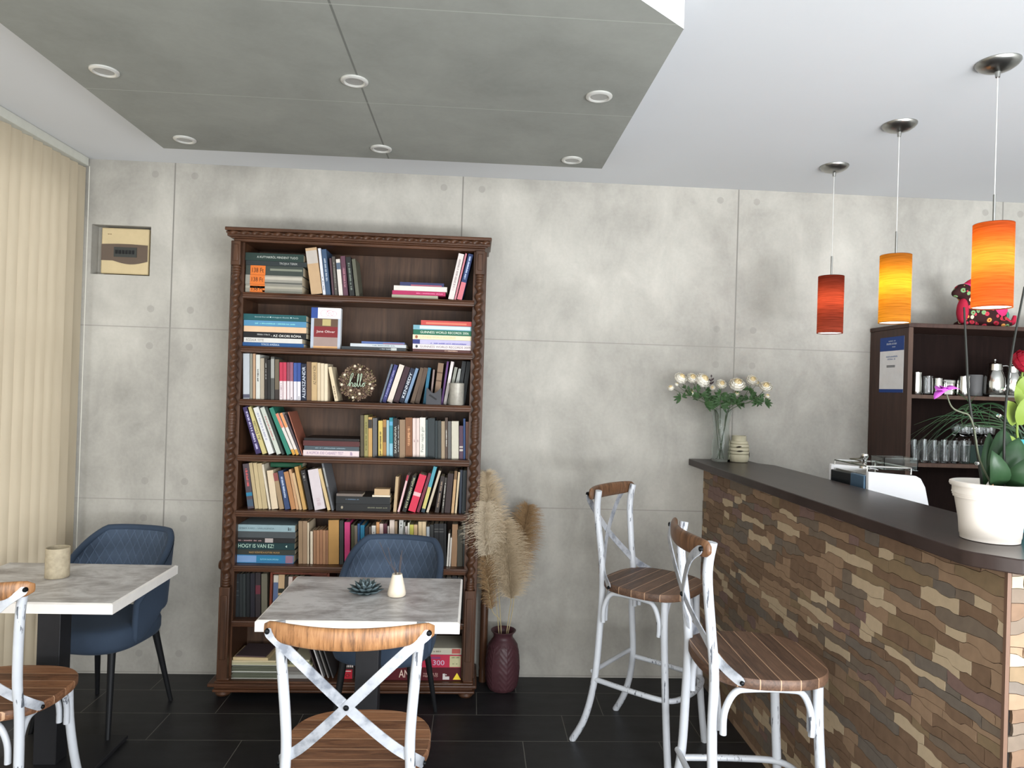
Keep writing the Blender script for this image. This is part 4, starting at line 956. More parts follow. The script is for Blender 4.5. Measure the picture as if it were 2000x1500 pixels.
MB().tube([(-.034, -.030, -.006), (-.030, -.012, -.03), (-.034, 0, -.06)], .001, 5).build('wire_stay', cmat((176, 196, 172)), wr)
cx = x_of(890.5, 3.565, SH[2])
cd = MB(); cd.lathe([(.0375, 0), (.039, .002), (.039, .112), (.037, .114), (.034, .112), (.034, .010), (.001, .008)], seg=48)
tag(cd.build('candle_cup', simple('speckled_grey_ceramic', (156, 152, 142), .4, .2, .15, 60), None, (cx, 3.595, SH[2] + .0006)), 'speckled silver-grey cylinder cup at right of the third shelf', 'cup')
X = x_of(832, 3.57, SH[2]); th_ = MB(); w_ = .076
# dark slate block with a scooped top
pf = [(0, 0), (w_, 0), (w_, .084)] + [(w_ - .006 - (w_ - .012) * q, .084 - .026 * sin(pi * q)) for q in [k / 10 for k in range(11)]] + [(0, .084)]
th_.add([(x, 0, z) for x, z in pf] + [(x, .035, z) for x, z in pf], [tuple(range(len(pf))), tuple(range(2 * len(pf) - 1, len(pf) - 1, -1))] + [(i, (i + 1) % len(pf), len(pf) + (i + 1) % len(pf), len(pf) + i) for i in range(len(pf))])
tl = thing('tealight_holder', 'dark slate tealight holder with scooped top on the third shelf', 'candle holder', (X, 3.566, SH[2] + .0006))
th_.build('block', cmat((62, 62, 66), .5), tl, sharp=30)
MB().add([(.012, -.0006, .046), (.050, -.0006, .022), (.056, -.0006, .028), (.020, -.0006, .052)], [(0, 1, 2, 3)]).build('carved_leaf', cmat((26, 26, 28)), tl, sharp=0)

# ================================================================== FURNITURE
def seat_outline(hx, hy, n=48, e=2.7):
    o = []
    for i in range(n):
        a = 2 * pi * i / n; c, s = cos(a), sin(a)
        o.append((hx * math.copysign(abs(c) ** (2 / e), c), hy * math.copysign(abs(s) ** (2 / e), s)))
    return o
def cross_chair(name, label, cat, loc, rz, sh, th, stool, group, seatm, railm):
    """cross-back chair facing local +y, seat height sh, back top th"""
    t = thing(name, label, cat, loc, rz, group)
    wm = M['white_metal']
    st = MB(); ol = seat_outline(.230 if not stool else .215, .205); ol2 = [(x * .985, y * .985) for x, y in ol]
    st.rings([[(x, y, sh - .032) for x, y in ol2], [(x, y, sh - .026) for x, y in ol], [(x, y, sh - .005) for x, y in ol], [(x, y, sh) for x, y in ol2]])
    st.build('seat', seatm, t, sharp=50)
    k = 1.0 if not stool else 0.80      # narrower stool back
    for s in (-1, 1):
        # rear leg and back post in one bent tube
        p = [(s * .205 * k, -.205, th - .02), (s * .195 * k, -.215, th - .12), (s * .180 * k, -.195, sh + .12), (s * .183 * k, -.182, sh - .02), (s * .188 * k, -.185, sh - .20)]
        if stool: p += [(s * .180, -.188, .30), (s * .192, -.225, .12), (s * .200, -.285, .0)]
        else: p += [(s * .192, -.200, .12), (s * .198, -.235, 0)]
        MB().tube(p, .0155, 14, 6).build('rear_leg', wm, t)
        p = [(s * .165, .135, sh - .033), (s * .170, .140, sh - .2), (s * .182, .165, .2), (s * .192, .185, 0)] if stool else [(s * .165, .135, sh - .033), (s * .169, .140, .29), (s * .179, .160, .14), (s * .192, .190, 0)]
        MB().tube(p, .0155, 14, 5).build('front_leg', wm, t)
    zt, zl, zm = sh - .044, sh - .185, sh - .095
    def arch(P): MB().tube(P, .0105, 10, 6).build('brace', wm, t)
    for s in (-1, 1):
        x = s * .172
        arch([(x, -.158, zl), (x, -.155, zm - .02), (x, -.125, zt - .012), (x, -.075, zt), (x, .04, zt), (x, .085, zt - .012), (x, .112, zm - .02), (x, .115, zl)])
    for y in (-.165, .125):
        w_ = .135 if y < 0 else .135
        arch([(-w_ - .005, y, zl), (-w_, y, zm - .02), (-w_ + .03, y, zt - .012), (-w_ + .08, y, zt), (w_ - .08, y, zt), (w_ - .03, y, zt - .012), (w_, y, zm - .02), (w_ + .005, y, zl)])
    if stool:
        zr = .30
        loop = [(-.183, -.185), (-.186, .02), (-.165, .165), (-.06, .205), (.06, .205), (.165, .165), (.186, .02), (.183, -.185)]
        MB().tube([(x, y, zr) for x, y in loop], .0115, 10, 6).build('footrest', wm, t)
        MB().tube([(-.180, -.20, zr + .03), (.180, -.20, zr + .03)], .0105, 10).build('footrest', wm, t)
    else:
        pass
    # curved wooden top rail
    tr = MB(); hw = .243 * k if not stool else .205; rs = []; nn = 28
    for i in range(nn + 1):
        q = -1 + 2 * i / nn; x = hw * q; y = -.225 - (.075 if not stool else .040) * (1 - q * q)
        e = (max(0, 1 - abs(q) ** 7)) ** .5 * .35 + .65 if abs(q) < 1 else .5
        hz = .0285 * e * (1.0 + .12 * (1 - q * q)); ty = .0125 * e; zc = th - .035 - .004 * (1 - q * q)
        rs.append([(x, y + ty * cos(a) * 1.0, zc + hz * (abs(sin(a)) ** .7) * (1 if sin(a) >= 0 else -1)) for a in [2 * pi * j / 18 for j in range(18)]])
    tr.rings(rs); tr.build('top_rail', railm, t, sharp=70)
    # crossed straps
    bolts = []; straps = {}
    for s in (-1, 1):
        o = .0 if s > 0 else .004
        P = [(-s * (hw - .013), -.247, th - .034), (-s * .165 * k, -.262 - o, th - .085), (0, -.244 - o, (sh + th) / 2 - .018), (s * .125 * k, -.200 - o, sh + .085), (s * .195 * k, -.165, sh + .025), (s * (.219 if not stool else .206), -.105, sh - .010)]
        N = [(0, -1, 0), (0, -1, 0), (0, -1, 0), (s * .15, -1, 0), (s * .75, -.8, 0), (s, -.35, 0)]
        P[-1] = (s * (.2165 if not stool else .2035), -.112, sh - .016)
        straps[s] = MB().strap(P, N, .030, .0035, 7).build('cross_strap', M['strap'], t, sharp=30); 
        bolts.append(((-s * (hw - .015), -.250, th - .036), 'y', s))
        bolts.append(((s * (.221 if not stool else .208), -.116, sh - .014), 's%d' % s, s))
    bolts.append(((0, -.251, (sh + th) / 2 - .018), 'y', 1))
    for c, ax, who in bolts:
        b = MB()
        if ax == 'y': b.lathe([(.0085, .006), (.0085, 0), (.006, -.004), (.001, -.005)], c, 14, 'y')
        else:
            s = int(ax[1:]); b.lathe([(.007, -.004 * s), (.007, 0), (.005, .003 * s), (.001, .004 * s)], c, 14, 'x')
        b.build('bolt', M['bolt'], straps[who])
    return t
cross_chair('dining_chair', 'white cross-back chair pushed up to the front of the middle table', 'chair', (-.338, 2.245, 0), 0, .46, .925, False, 'white cross-back dining chairs', M['seat_wood'], M['rail_wood'])
cross_chair('dining_chair', 'white cross-back chair cut off at the left edge, before the left table', 'chair', (-1.680, 2.60, 0), R(0), .46, .925, False, 'white cross-back dining chairs', M['seat_wood'], M['rail_wood'])
cross_chair('bar_stool', 'tall white cross-back bar stool farther from the viewer, turned towards the bar', 'bar stool', (.84, 3.115, 0), R(-131), .745, 1.165, True, 'white cross-back bar stools', M['stool_seat_wood'], M['stool_rail_wood'])
cross_chair('bar_stool', 'tall white cross-back bar stool nearer the viewer, facing the stone bar', 'bar stool', (.955, 2.250, 0), R(-92), .745, 1.165, True, 'white cross-back bar stools', M['stool_seat_wood'], M['stool_rail_wood'])

# ------------------------------------------------------------------ tables
def table(x0, x1, y0, y1, label):
    cx, cy = (x0 + x1) / 2, (y0 + y1) / 2; hx, hy = (x1 - x0) / 2, (y1 - y0) / 2
    t = thing('cafe_table', label, 'table', (cx, cy, 0), 0, 'square pedestal cafe tables')
    b = MB(); z0, z1, e = .710, .75, .008
    o = [(-hx, -hy), (hx, -hy), (hx, hy), (-hx, hy)]; i_ = [(-hx + e, -hy + e), (hx - e, -hy + e), (hx - e, hy - e), (-hx + e, hy - e)]
    b.add([(x, y, z1) for x, y in i_], [(0, 1, 2, 3)], 0)
    vs = [(x, y, z1) for x, y in i_] + [(x, y, z1 - .005) for x, y in o] + [(x, y, z0) for x, y in o]
    fs = [(i, (i + 1) % 4, 4 + (i + 1) % 4, 4 + i) for i in range(4)] + [(4 + i, 4 + (i + 1) % 4, 8 + (i + 1) % 4, 8 + i) for i in range(4)] + [(8, 9, 10, 11)]
    b.add(vs, fs, 1)
    b.build('tabletop', [M['table'], M['table_edge']], t, sharp=20)
    MB().box(-.045, -.040, .018, .045, .040, .70).build('column', M['table_metal'], t, bevel=.002)
    MB().box(-.15, -.15, .702, .15, .15, .7095).build('mounting_plate', M['table_metal'], t)
    MB().box(-.21, -.21, 0, .21, .21, .018).build('foot_plate', M['table_metal'], t, bevel=.003)
    return t
table(-.752, -.028, 2.495, 3.075, 'whitewashed cafe table in the middle, with a white vase and a metal succulent')
table(-2.062, -1.322, 2.655, 3.222, 'whitewashed cafe table at the left by the blind, with a grey cup')

# ------------------------------------------------------------------ velvet chairs (local: facing -y)
def velvet_chair(label, loc, rz):
    t = thing('upholstered_chair', label, 'chair', loc, rz, 'blue velvet tub chairs')
    # seat cushion
    s = MB(); rs = []
    for z, k in ((.375, .90), (.385, .965), (.405, 1.0), (.445, 1.0), (.468, .965), (.478, .88), (.482, .70), (.483, .30)):
        rs.append([(x * k, y * k - .015, z) for x, y in seat_outline(.222, .215, 48, 3.0)])
    s.rings(rs); s.build('seat', M['velvet'], t, sharp=70)
    # wrap-around backrest: grid in (angle, height), with UVs for the quilting
    def hi(a):
        q = abs(a) / R(112); return .836 - .26 * max(0, (q - .36) / .64) ** 1.15
    def lo(a):
        q = abs(a) / R(112); return .505 if q < .62 else .505 - .10 * ((q - .62) / .38) ** .8
    def rad(a, v, off):
        # rounded-square plan, widening to the top
        e = 3.0; c, s_ = abs(cos(a)), abs(sin(a)); r_ = 1 / ((c / .222) ** e + (s_ / .222) ** e) ** (1 / e)
        return r_ * (.98 + .05 * v) + off
    na, nv = 56, 14
    def surf(off, zin=0.0):
        g = []
        for i in range(na + 1):
            a = R(-112) + R(224) * i / na; col = []
            for j in range(nv + 1):
                v = j / nv; z0_, z1_ = lo(a) + zin, hi(a) - zin; z_ = z0_ + (z1_ - z0_) * v
                r_ = rad(a, v, off); lean = .035 * ((z_ - .42) / .4)
                col.append((r_ * sin(a), r_ * cos(a) + lean * max(0, cos(a)), z_))
            g.append(col)
        return g
    gi, gm, go = surf(-.015, .003), None, surf(.016, .004)
    me = bpy.data.meshes.new('backrest'); 
    for nm, g, mat in (('quilted_back', gi, M['velvet_quilted']), ('outer_back', go, M['velvet'])):
        vs = [p for c_ in g for p in c_]; fs = []
        for i in range(na):
            for j in range(nv):
                q0 = i * (nv + 1) + j; fs.append((q0, q0 + nv + 1, q0 + nv + 2, q0 + 1))
        me = bpy.data.meshes.new(nm); me.from_pydata(vs, [], fs); me.materials.append(mat)
        uv = me.uv_layers.new(name='UVMap')
        for lp in me.loops:
            i, j = divmod(lp.vertex_index, nv + 1); v = vs[lp.vertex_index]
            uv.data[lp.index].uv = ((i / na - .5) * .86, v[2])
        me.polygons.foreach_set('use_smooth', [True] * len(me.polygons))
        o = bpy.data.objects.new(nm, me); COL.objects.link(o); o.parent = t
    # padded rim joining both skins
    mid = surf(-.002, 0); rim = [c_[-1] for c_ in mid]; rim2 = [c_[0] for c_ in mid]
    edge0 = [p for p in mid[0]]; edge1 = [p for p in mid[-1]]
    loop = rim + edge1[::-1][1:] + rim2[::-1][1:] + edge0[1:]
    MB().tube(loop, .0165, 10).build('rim', M['velvet'], t, sharp=0).data.polygons.foreach_set('use_smooth', [True] * 0) if False else MB().tube(loop, .0165, 10).build('rim', M['velvet'], t, sharp=80)
    for s in (-1, 1):
        MB().tube([(s * .150, -.150, .378), (s * .185, -.205, 0)], [.017, .010], 14).build('leg', M['black_metal'], t)
        MB().tube([(s * .150, .150, .378), (s * .198, .225, 0)], [.017, .010], 14).build('leg', M['black_metal'], t)
    MB().box(-.16, -.16, .366, .16, .16, .376).build('under_frame', M['black_metal'], t)
    return t
velvet_chair('blue quilted velvet chair behind the middle table, before the bookcase', (-.372, 3.225, 0), R(-8))
velvet_chair('blue quilted velvet chair behind the left table, against the concrete wall', (-1.693, 3.335, 0), R(-10))

# ------------------------------------------------------------------ things on the tables
p = at_z(107, 1132, .75)
cpm = simple('mottled_beige_ceramic', (172, 160, 136), .6, 0, .2, 45)
MBc = MB(); MBc.lathe([(.043, 0), (.045, .002), (.045, .122), (.044, .124), (.041, .122), (.040, .010), (.001, .008)], seg=48)
tag(MBc.build('candle_cup', cpm, None, (p.x - .014, p.y + .04, .7502)), 'mottled beige cylinder cup on the left table', 'cup')
p = at_z(713, 1160, .75)
su = thing('metal_succulent', 'grey-green succulent ornament lying on the middle table', 'ornament', (p.x, p.y + .005, .7502))
mb = MB(); rs_ = random.Random(2)
for ring, (n_, r0, r1, z0_, z1_, w_) in enumerate(((10, .012, .072, .006, .020, .032), (9, .010, .062, .010, .036, .030), (8, .008, .045, .012, .050, .026), (6, .005, .024, .014, .056, .020), (3, .002, .008, .016, .054, .012))):
    for i in range(n_):
        a = 2 * pi * i / n_ + ring * .35; L_ = r1 * rs_.uniform(.93, 1.05)
        mb.leaf((r0 * cos(a), r0 * sin(a), z0_), (L_ * cos(a), L_ * sin(a), z1_), w_, (0, 0, 1), -.12, 5, 0, .5)
mb.build('leaves', simple('verdigris_grey', (96, 112, 116), .38, .35, .3, 30), su, solid=.0012)
MB().lathe([(.030, .0), (.034, .004), (.020, .012), (.001, .014)], seg=24).build('base', cmat((70, 84, 86), .4, .3), su)
p = at_z(773, 1168, .75)
df = thing('reed_diffuser', 'small white conical vase with dark reeds on the middle table', 'vase', (p.x, p.y + .028, .7502))
MB().lathe([(.030, 0), (.0355, .004), (.037, .012), (.035, .022), (.0205, .084), (.0195, .089), (.0175, .089), (.018, .070), (.001, .068)], seg=48).build('vase', cmat((226, 214, 194), .35), df)
for i, (a, r_, h_) in enumerate(((200, .075, .19), (160, .045, .16), (120, .03, .10), (340, .018, .155), (10, .012, .135), (60, .03, .12))):
    MB().tube([(.003 * cos(R(a)), .003 * sin(R(a)), .0685), (.012 * cos(R(a)), .012 * sin(R(a)), .10), (r_ * .6 * cos(R(a)), r_ * .6 * sin(R(a)), h_ * .8), (r_ * cos(R(a)), r_ * sin(R(a)), h_ + .03)], .0011, 5, 4).build('reed', cmat((86, 76, 74)), df)

# ================================================================== FLOOR VASE AND PAMPAS
VX, VY = .192, 3.690
vz = thing('floor_vase', 'dark plum floor vase with embossed chevrons beside the bookcase', 'vase', (VX, VY, 0))
prof = [(.060, 0), (.070, .003), (.080, .02), (.088, .06), (.091, .11), (.089, .16), (.083, .205), (.076, .235), (.062, .258), (.052, .270), (.050, .282), (.054, .294), (.066, .306), (.067, .310), (.062, .310), (.048, .292), (.046, .270), (.060, .24), (.001, .238)]
pp = []
for i in range(len(prof) - 1):
    a, b = prof[i], prof[i + 1]; k = 8 if 1 <= i <= 7 else 2
    for j in range(k): q = j / k; pp.append((a[0] + (b[0] - a[0]) * q, a[1] + (b[1] - a[1]) * q))
pp.append(prof[-1])
def chev(r_, h_, a):
    if h_ < .015 or h_ > .245 or r_ < .059: return r_
    tri = abs(((a / (2 * pi) * 7) % 1) - .5) * 2; w = ((h_ - tri * .045) / .030) % 1
    return r_ + .0022 * max(0, 1 - abs(w - .5) * 5) + (.0018 * max(0, 1 - abs(tri) * 10))
MB().lathe(pp, (0, 0, 0), 168, radf=chev).build('body', simple('plum_glaze', (68, 42, 46), .4, 0, .12, 30), vz, sharp=70)
pam = [simple('pampas_beige', (186, 168, 140), .9, 0, .12, 60), simple('pampas_tan', (150, 122, 88), .9, 0, .12, 60), simple('pampas_straw', (206, 192, 168), .9, 0, .1, 60)]
def pampas(label, px, py0, pts, width, n_, mi, seed, stem_pts, sweep=(0, 0, 0)):
    r_ = random.Random(seed)
    t = thing('pampas_stem', label, 'dried grass', (VX, VY, .245), 0, 'pampas stems in the plum vase')
    base = Vector((VX, VY, .245))
    ax = [at_y(a, b, Y) - base for a, b, Y in pts]; A, _ = spline(ax, 8, [0] * len(ax))
    s0 = [Vector(q) for q in stem_pts]; s0.append(A[0])
    MB().tube(s0 + [A[len(A) // 2]], .0022, 6, 4).build('stem', cmat((176, 160, 122)), t)
    mb = MB(); m = len(A) - 1
    for i in range(n_):
        q = r_.random() ** .85; k = min(m - 1, int(q * m)); p0 = A[k].lerp(A[k + 1], q * m - k)
        tan = (A[min(m, k + 1)] - A[max(0, k - 1)]).normalized()
        a = r_.uniform(0, 2 * pi); pr_ = Vector((cos(a), sin(a) * .7, r_.uniform(-.4, .4))); pr_ = (pr_ - tan * pr_.dot(tan)).normalized()
        env = (sin(pi * min(1, .12 + q * .83)) ** .7); L_ = width * env * r_.uniform(.40, 1.3)
        d = (tan * r_.uniform(.45, 1.1) + pr_ * r_.uniform(.6, 1.2)).normalized(); sw = Vector(sweep)
        P = []; nseg = 5; c = p0.copy()
        for j in range(nseg + 1):
            P.append(c.copy()); dd = (d + sw * (j / nseg) + Vector((0, 0, -1.2)) * (j / nseg) ** 2 * r_.uniform(.5, 1.3)).normalized(); c += dd * L_ / nseg
        sd = Vector((1, 0, 0)) if r_.random() < .5 else Vector((0, 0, 1)); w = .0009; vs = []
        for j, c in enumerate(P):
            t_ = (P[min(j + 1, nseg)] - P[max(0, j - 1)]).normalized(); sdd = t_.cross(Vector((0, 1, 0))); sdd = sdd.normalized() if sdd.length > .1 else sd
            ww = w * (1 - j / nseg * .7); vs += [c - sdd * ww, c + sdd * ww]
        mb.add(vs, [(2 * j, 2 * j + 1, 2 * j + 3, 2 * j + 2) for j in range(nseg)], 0)
    mb.build('plume', pam[mi], t, sharp=0)
pampas('tallest beige pampas plume, leaning against the bookcase column', 0, 0, [(962, 1090, 3.63), (962, 1040, 3.62), (955, 980, 3.61), (950, 925, 3.60)], .115, 2600, 0, 1, [(-.010, .0, .01), (-.030, -.01, .25)])
pampas('pale pampas plume with strands curling over the bookcase column', 0, 0, [(950, 1085, 3.60), (948, 1060, 3.58), (946, 1020, 3.57), (948, 985, 3.56)], .110, 2200, 2, 2, [(-.020, -.01, .01), (-.05, -.02, .25)], (-.5, 0, -.2))
pampas('brownish pampas plume leaning right, its tip beside the wall joint', 0, 0, [(1004, 1140, 3.70), (1015, 1085, 3.71), (1025, 1030, 3.71), (1032, 990, 3.71)], .110, 2600, 1, 3, [(.020, .01, .01), (.05, .01, .2)], (.25, 0, 0))
pampas('broad central pampas plume drooping to the right', 0, 0, [(998, 1170, 3.66), (996, 1130, 3.65), (990, 1080, 3.64), (985, 1020, 3.64)], .135, 3200, 0, 4, [(.012, -.01, .01), (.03, -.01, .18)], (.4, 0, -.1))
pampas('narrow tan pampas plume low at the left, just over the vase', 0, 0, [(960, 1190, 3.64), (955, 1150, 3.63), (950, 1110, 3.62), (948, 1080, 3.62)], .070, 1300, 1, 5, [(-.012, -.012, .01), (-.02, -.02, .12)])
# turned wooden post leaning behind the vase
tp = MB(); pr_ = [(.020, 0), (.021, .06), (.018, .07), (.022, .09), (.0215, .42), (.018, .44), (.023, .455), (.018, .47), (.020, .50), (.015, .56), (.004, .58), (.001, .58)]
tp.lathe(pr_, seg=24); o = tp.build('wooden_post', M['walnut'], None, (.089, 3.775, 0)); tag(o, 'dark turned wooden post standing between bookcase and plum vase', 'post')

# ================================================================== BAR
BXF = 1.300; BYE = 1.606; ZT = 1.235; ZS = 1.198
bar = thing('bar_counter', 'L-shaped bar counter clad in irregular layered stone', 'bar counter', (BXF, BYE, 0))
core = MB(); core.box(.008, .008, 0, .25, YB - BYE - .003, ZS).box(.25, .008, 0, 2.0, .30, ZS); core.build('core', cmat((40, 34, 30), .8), bar, sharp=0)
stones = [simple('stone_sand', (186, 166, 138), .75, 0, .07, 40, .3), simple('stone_tan', (148, 122, 98), .75, 0, .12, 30, .3), simple('stone_brown', (120, 96, 76), .75, 0, .14, 30, .3), simple('stone_greybrown', (116, 102, 88), .75, 0, .12, 30, .3),
          simple('stone_mauve', (124, 100, 92), .75, 0, .12, 30, .3), simple('stone_olive', (132, 112, 86), .75, 0, .12, 30, .3), simple('stone_slate', (112, 102, 92), .75, 0, .12, 30, .3)]
def cladding(L, Z, seed, put):
    r_ = random.Random(seed); zz = [0]; 
    while zz[-1] < Z: zz.append(zz[-1] + r_.uniform(.022, .042))
    zz[-1] = Z
    ph = [[(r_.uniform(0, 6.28), r_.uniform(6, 12), r_.uniform(.002, .005)), (r_.uniform(0, 6.28), r_.uniform(22, 36), r_.uniform(.002, .0035)), (r_.uniform(0, 6.28), r_.uniform(60, 90), .0008)] for _ in zz]
    steps = [r_.uniform(-.0065, .0065) for _ in range(997)]
    def B(k, u):
        if k == 0: return 0
        if k == len(zz) - 1: return Z
        i = int(u / .055 + 40); w = u / .055 + 40 - i; w = min(1, max(0, (w - .35) / .3)); st_ = steps[(k * 37 + i) % 997] * (1 - w) + steps[(k * 37 + i + 1) % 997] * w
        return zz[k] + st_ + sum(a * sin(f * u + p_) for p_, f, a in ph[k])
    g = .0007
    for k in range(len(zz) - 1):
        u = -r_.uniform(0, .1); last = -1
        while u < L:
            ln = r_.choice([.07, .10, .14, .18, .24]) * r_.uniform(.8, 1.2); u0, u1 = max(0, u), min(L, u + ln); u += ln
            if u1 - u0 < .012: continue
            c_ = r_.choice([0, 0, 1, 1, 2, 2, 2, 3, 3, 4, 5, 6, 2, 1])
            n_ = max(2, int((u1 - u0) / .007)); j0, j1 = r_.uniform(-.004, .004), r_.uniform(-.004, .004); top = []; bot = []
            for i in range(n_ + 1):
                uu = u0 + (u1 - u0) * i / n_; bot.append((uu, B(k, uu) + g)); top.append((uu, B(k + 1, uu) - g))
            end = [(u1 - g - (.003 if u1 < L else 0) * r_.random(), bot[-1][1] * (1 - q) + top[-1][1] * q) for q in (.33, .66)]
            sta = [(u0 + g + (.003 if u0 > 0 else 0) * r_.random(), bot[0][1] * (1 - q) + top[0][1] * q) for q in (.66, .33)]
            poly = [(bot[0][0] + g, bot[0][1])] + bot[1:-1] + [(bot[-1][0] - g, bot[-1][1])] + end + [(top[-1][0] - g, top[-1][1])] + top[1:-1][::-1] + [(top[0][0] + g, top[0][1])] + sta
            put(poly, r_.uniform(.0085, .0100), c_)
cl = MB(); LA = YB - BYE - .003
def putA(poly, d, c_):
    n_ = len(poly); vs = [(.0085 - d, a, b) for a, b in poly] + [(.009, a, b) for a, b in poly]
    cl.add(vs, [tuple(range(n_))] + [(i, (i + 1) % n_, n_ + (i + 1) % n_, n_ + i) for i in range(n_)], c_)
cladding(LA, ZS - .001, 11, putA)
cl.build('stone_front', stones, bar, sharp=0)
cl = MB()
def putB(poly, d, c_):
    n_ = len(poly); vs = [(a + .009, .0085 - d, b) for a, b in poly] + [(a + .009, .009, b) for a, b in poly]
    cl.add(vs, [tuple(range(n_))] + [(i, (i + 1) % n_, n_ + (i + 1) % n_, n_ + i) for i in range(n_)], c_)
cladding(1.99, ZS - .001, 23, putB)
cl.build('stone_end', stones, bar, sharp=0)
MB().box(-.0025, -.0025, 0, .0075, .0075, ZS - .001).build('corner_trim', cmat((112, 86, 70)), bar, sharp=0)
ct = thing('countertop', 'dark brown bar countertop with a clipped corner', 'countertop', (1.3, 1.6, ZS + .0006))
tp_ = [(1.212, YB - .004), (1.212, 1.655), (1.225, 1.625), (1.285, 1.560), (1.32, 1.548), (3.35, 1.548), (3.35, 2.02), (1.68, 2.02), (1.600, 2.10), (1.598, 3.58), (1.54, 3.66), (1.54, YB - .004)]
MB().prism([(x - 1.3, y - 1.6) for x, y in tp_], 0, ZT - ZS - .0006).build('top_slab', M['counter_top'], ct, bevel=.003, sharp=30)

# lower worktop and coffee machine behind the bar
wk = thing('work_counter', 'dark low work counter behind the bar', 'counter', (1.98, 2.75, 0))
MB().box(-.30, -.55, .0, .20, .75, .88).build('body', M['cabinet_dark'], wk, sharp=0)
MB().box(-.32, -.57, .8805, .23, .77, .91).build('worktop', M['cabinet_wood'], wk, sharp=0)
cmx = thing('espresso_machine', 'white espresso machine with chrome cup rail behind the bar', 'coffee machine', (1.638, 2.78, .911))
side = [(0, 0), (.30, 0), (.315, .02), (.275, .20), (.245, .33), (.225, .365), (.205, .375), (0, .388)]
def sp(y0, y1): 
    m = MB(); n_ = len(side); m.add([(x, y0, z) for x, z in side] + [(x, y1, z) for x, z in side], [tuple(range(n_)), tuple(range(2 * n_ - 1, n_ - 1, -1))] + [(i, (i + 1) % n_, n_ + (i + 1) % n_, n_ + i) for i in range(n_)]); return m
wht = simple('gloss_white', (244, 244, 246), .25, 0, .01)
sp(0, .022).build('side_panel', wht, cmx, bevel=.004, sharp=30); sp(.30, .322).build('side_panel', wht, cmx, bevel=.004, sharp=30)
MB().box(.012, .0225, .002, .18, .2995, .372).build('body', M['steel'], cmx)
MB().box(-.006, .024, .03, .011, .13, .37).build('back_panel', cmat((96, 124, 150), .25, .5), cmx, bevel=.004)
MB().box(-.004, .1305, .03, .0115, .2985, .365).build('back_panel', cmat((30, 34, 38), .25), cmx, bevel=.004)
rl = MB()
for y in (.03, .29): rl.tube([(.01, y, .385), (.01, y, .408), (.20, y, .404), (.20, y, .378)], .0035, 8)
rl.tube([(.01, .03, .408), (.01, .29, .408)], .0035, 8).tube([(.20, .03, .404), (.20, .29, .404)], .0035, 8); rl.build('cup_rail', M['chrome'], cmx)
sv = MB()
for i in range(4): sv.box(.018 + i * .012, -.0012, .315 - .25, .022 + i * .012, 0, .335 - .25)
sv.build('side_vents', cmat((90, 92, 96)), cmx)
MB().tube([(.290, .05, .16), (.33, .05, .15), (.36, .05, .13)], .009, 12).build('steam_knob', M['chrome'], cmx)
MB().ball((.372, .05, .125), .017, 14, 10).build('steam_knob', M['chrome'], cmx)
gp = thing('glass_dish', 'clear glass dish beside the steam knob of the espresso machine', 'dish', (2.085, 2.50, .911))
MB().lathe([(.03, 0), (.05, .004), (.085, .20), (.088, .245), (.084, .245), (.080, .20), (.046, .010), (.001, .008)], seg=40).build('bowl', M['glass'], gp)
bx = thing('clear_box', 'small clear plastic box of coffee tools on the espresso machine', 'box', (1.765, 2.90, 1.299))
MB().box(-.02, -.05, .0005, .13, .05, .003).box(-.02, -.05, .003, -.017, .05, .055).box(.127, -.05, .003, .13, .05, .055).box(-.017, -.05, .003, .127, -.047, .055).box(-.017, .047, .003, .127, .05, .055).build('tray', M['glass'], bx)
tm = thing('coffee_tamper', 'chrome coffee tool with a coiled dark cord on the espresso machine', 'coffee tool', (1.70, 2.92, 1.2995))
MB().lathe([(.022, 0), (.022, .012), (.008, .018), (.008, .035), (.016, .05), (.014, .062), (.001, .066)], seg=24).build('tool_body', M['chrome'], tm)
MB().tube([(-.02 + .022 * cos(a), .035 + .022 * sin(a) - .0, .010 + .0028 * a) for a in [k * .5 for k in range(26)]], .003, 6).build('coiled_cord', cmat((96, 92, 78)), tm)

# ------------------------------------------------------------------ back cabinet with shelves
CXL, CYF, CZ = 2.245, 3.480, 2.003; CW_ = 1.10
cb = thing('back_cabinet', 'tall dark open-shelf cabinet behind the bar', 'cabinet', (CXL, CYF, 0))
cdp = YB - CYF - .004
MB().box(0, .004, 0, .018, cdp, CZ - .022).build('side_panel', M['cabinet_wood'], cb, bevel=.001)
MB().box(CW_ - .018, .004, 0, CW_, cdp, CZ - .022).build('side_panel', M['cabinet_wood'], cb, bevel=.001)
MB().box(0, 0, 0, .024, .0038, CZ - .022).build('edge_strip', M['cabinet_edge'], cb)
MB().box(-.004, -.008, CZ - .0215, CW_ + .004, cdp, CZ).build('top_panel', M['cabinet_wood'], cb, bevel=.002)
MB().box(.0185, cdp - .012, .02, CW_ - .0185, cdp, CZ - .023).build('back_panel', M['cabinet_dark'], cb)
MB().box(.12, cdp - .016, .02, .1215, cdp - .0125, CZ - .023).build('back_seam', M['cabinet_edge'], cb)
CS = [1.632, 1.275, .93, .5, .06]
for z in CS: MB().box(.0185, .002, z - .020, CW_ - .0185, cdp - .0125, z).build('shelf', M['cabinet_edge'], cb, bevel=.001)
fl = thing('flyer', 'white and dark blue paper flyer taped to the cabinet side', 'flyer', (CXL - .0012, 3.62, 1.64))
def side_sheet(y0, y1, z0, z1, x, m, nm): MB().add([(x, y0, z0), (x, y1, z0), (x, y1, z1), (x, y0, z1), (x - .0004, y0, z0), (x - .0004, y1, z0), (x - .0004, y1, z1), (x - .0004, y0, z1)], [(0, 1, 2, 3), (7, 6, 5, 4), (0, 4, 5, 1), (1, 5, 6, 2), (2, 6, 7, 3), (3, 7, 4, 0)]).build(nm, m, fl, sharp=0)
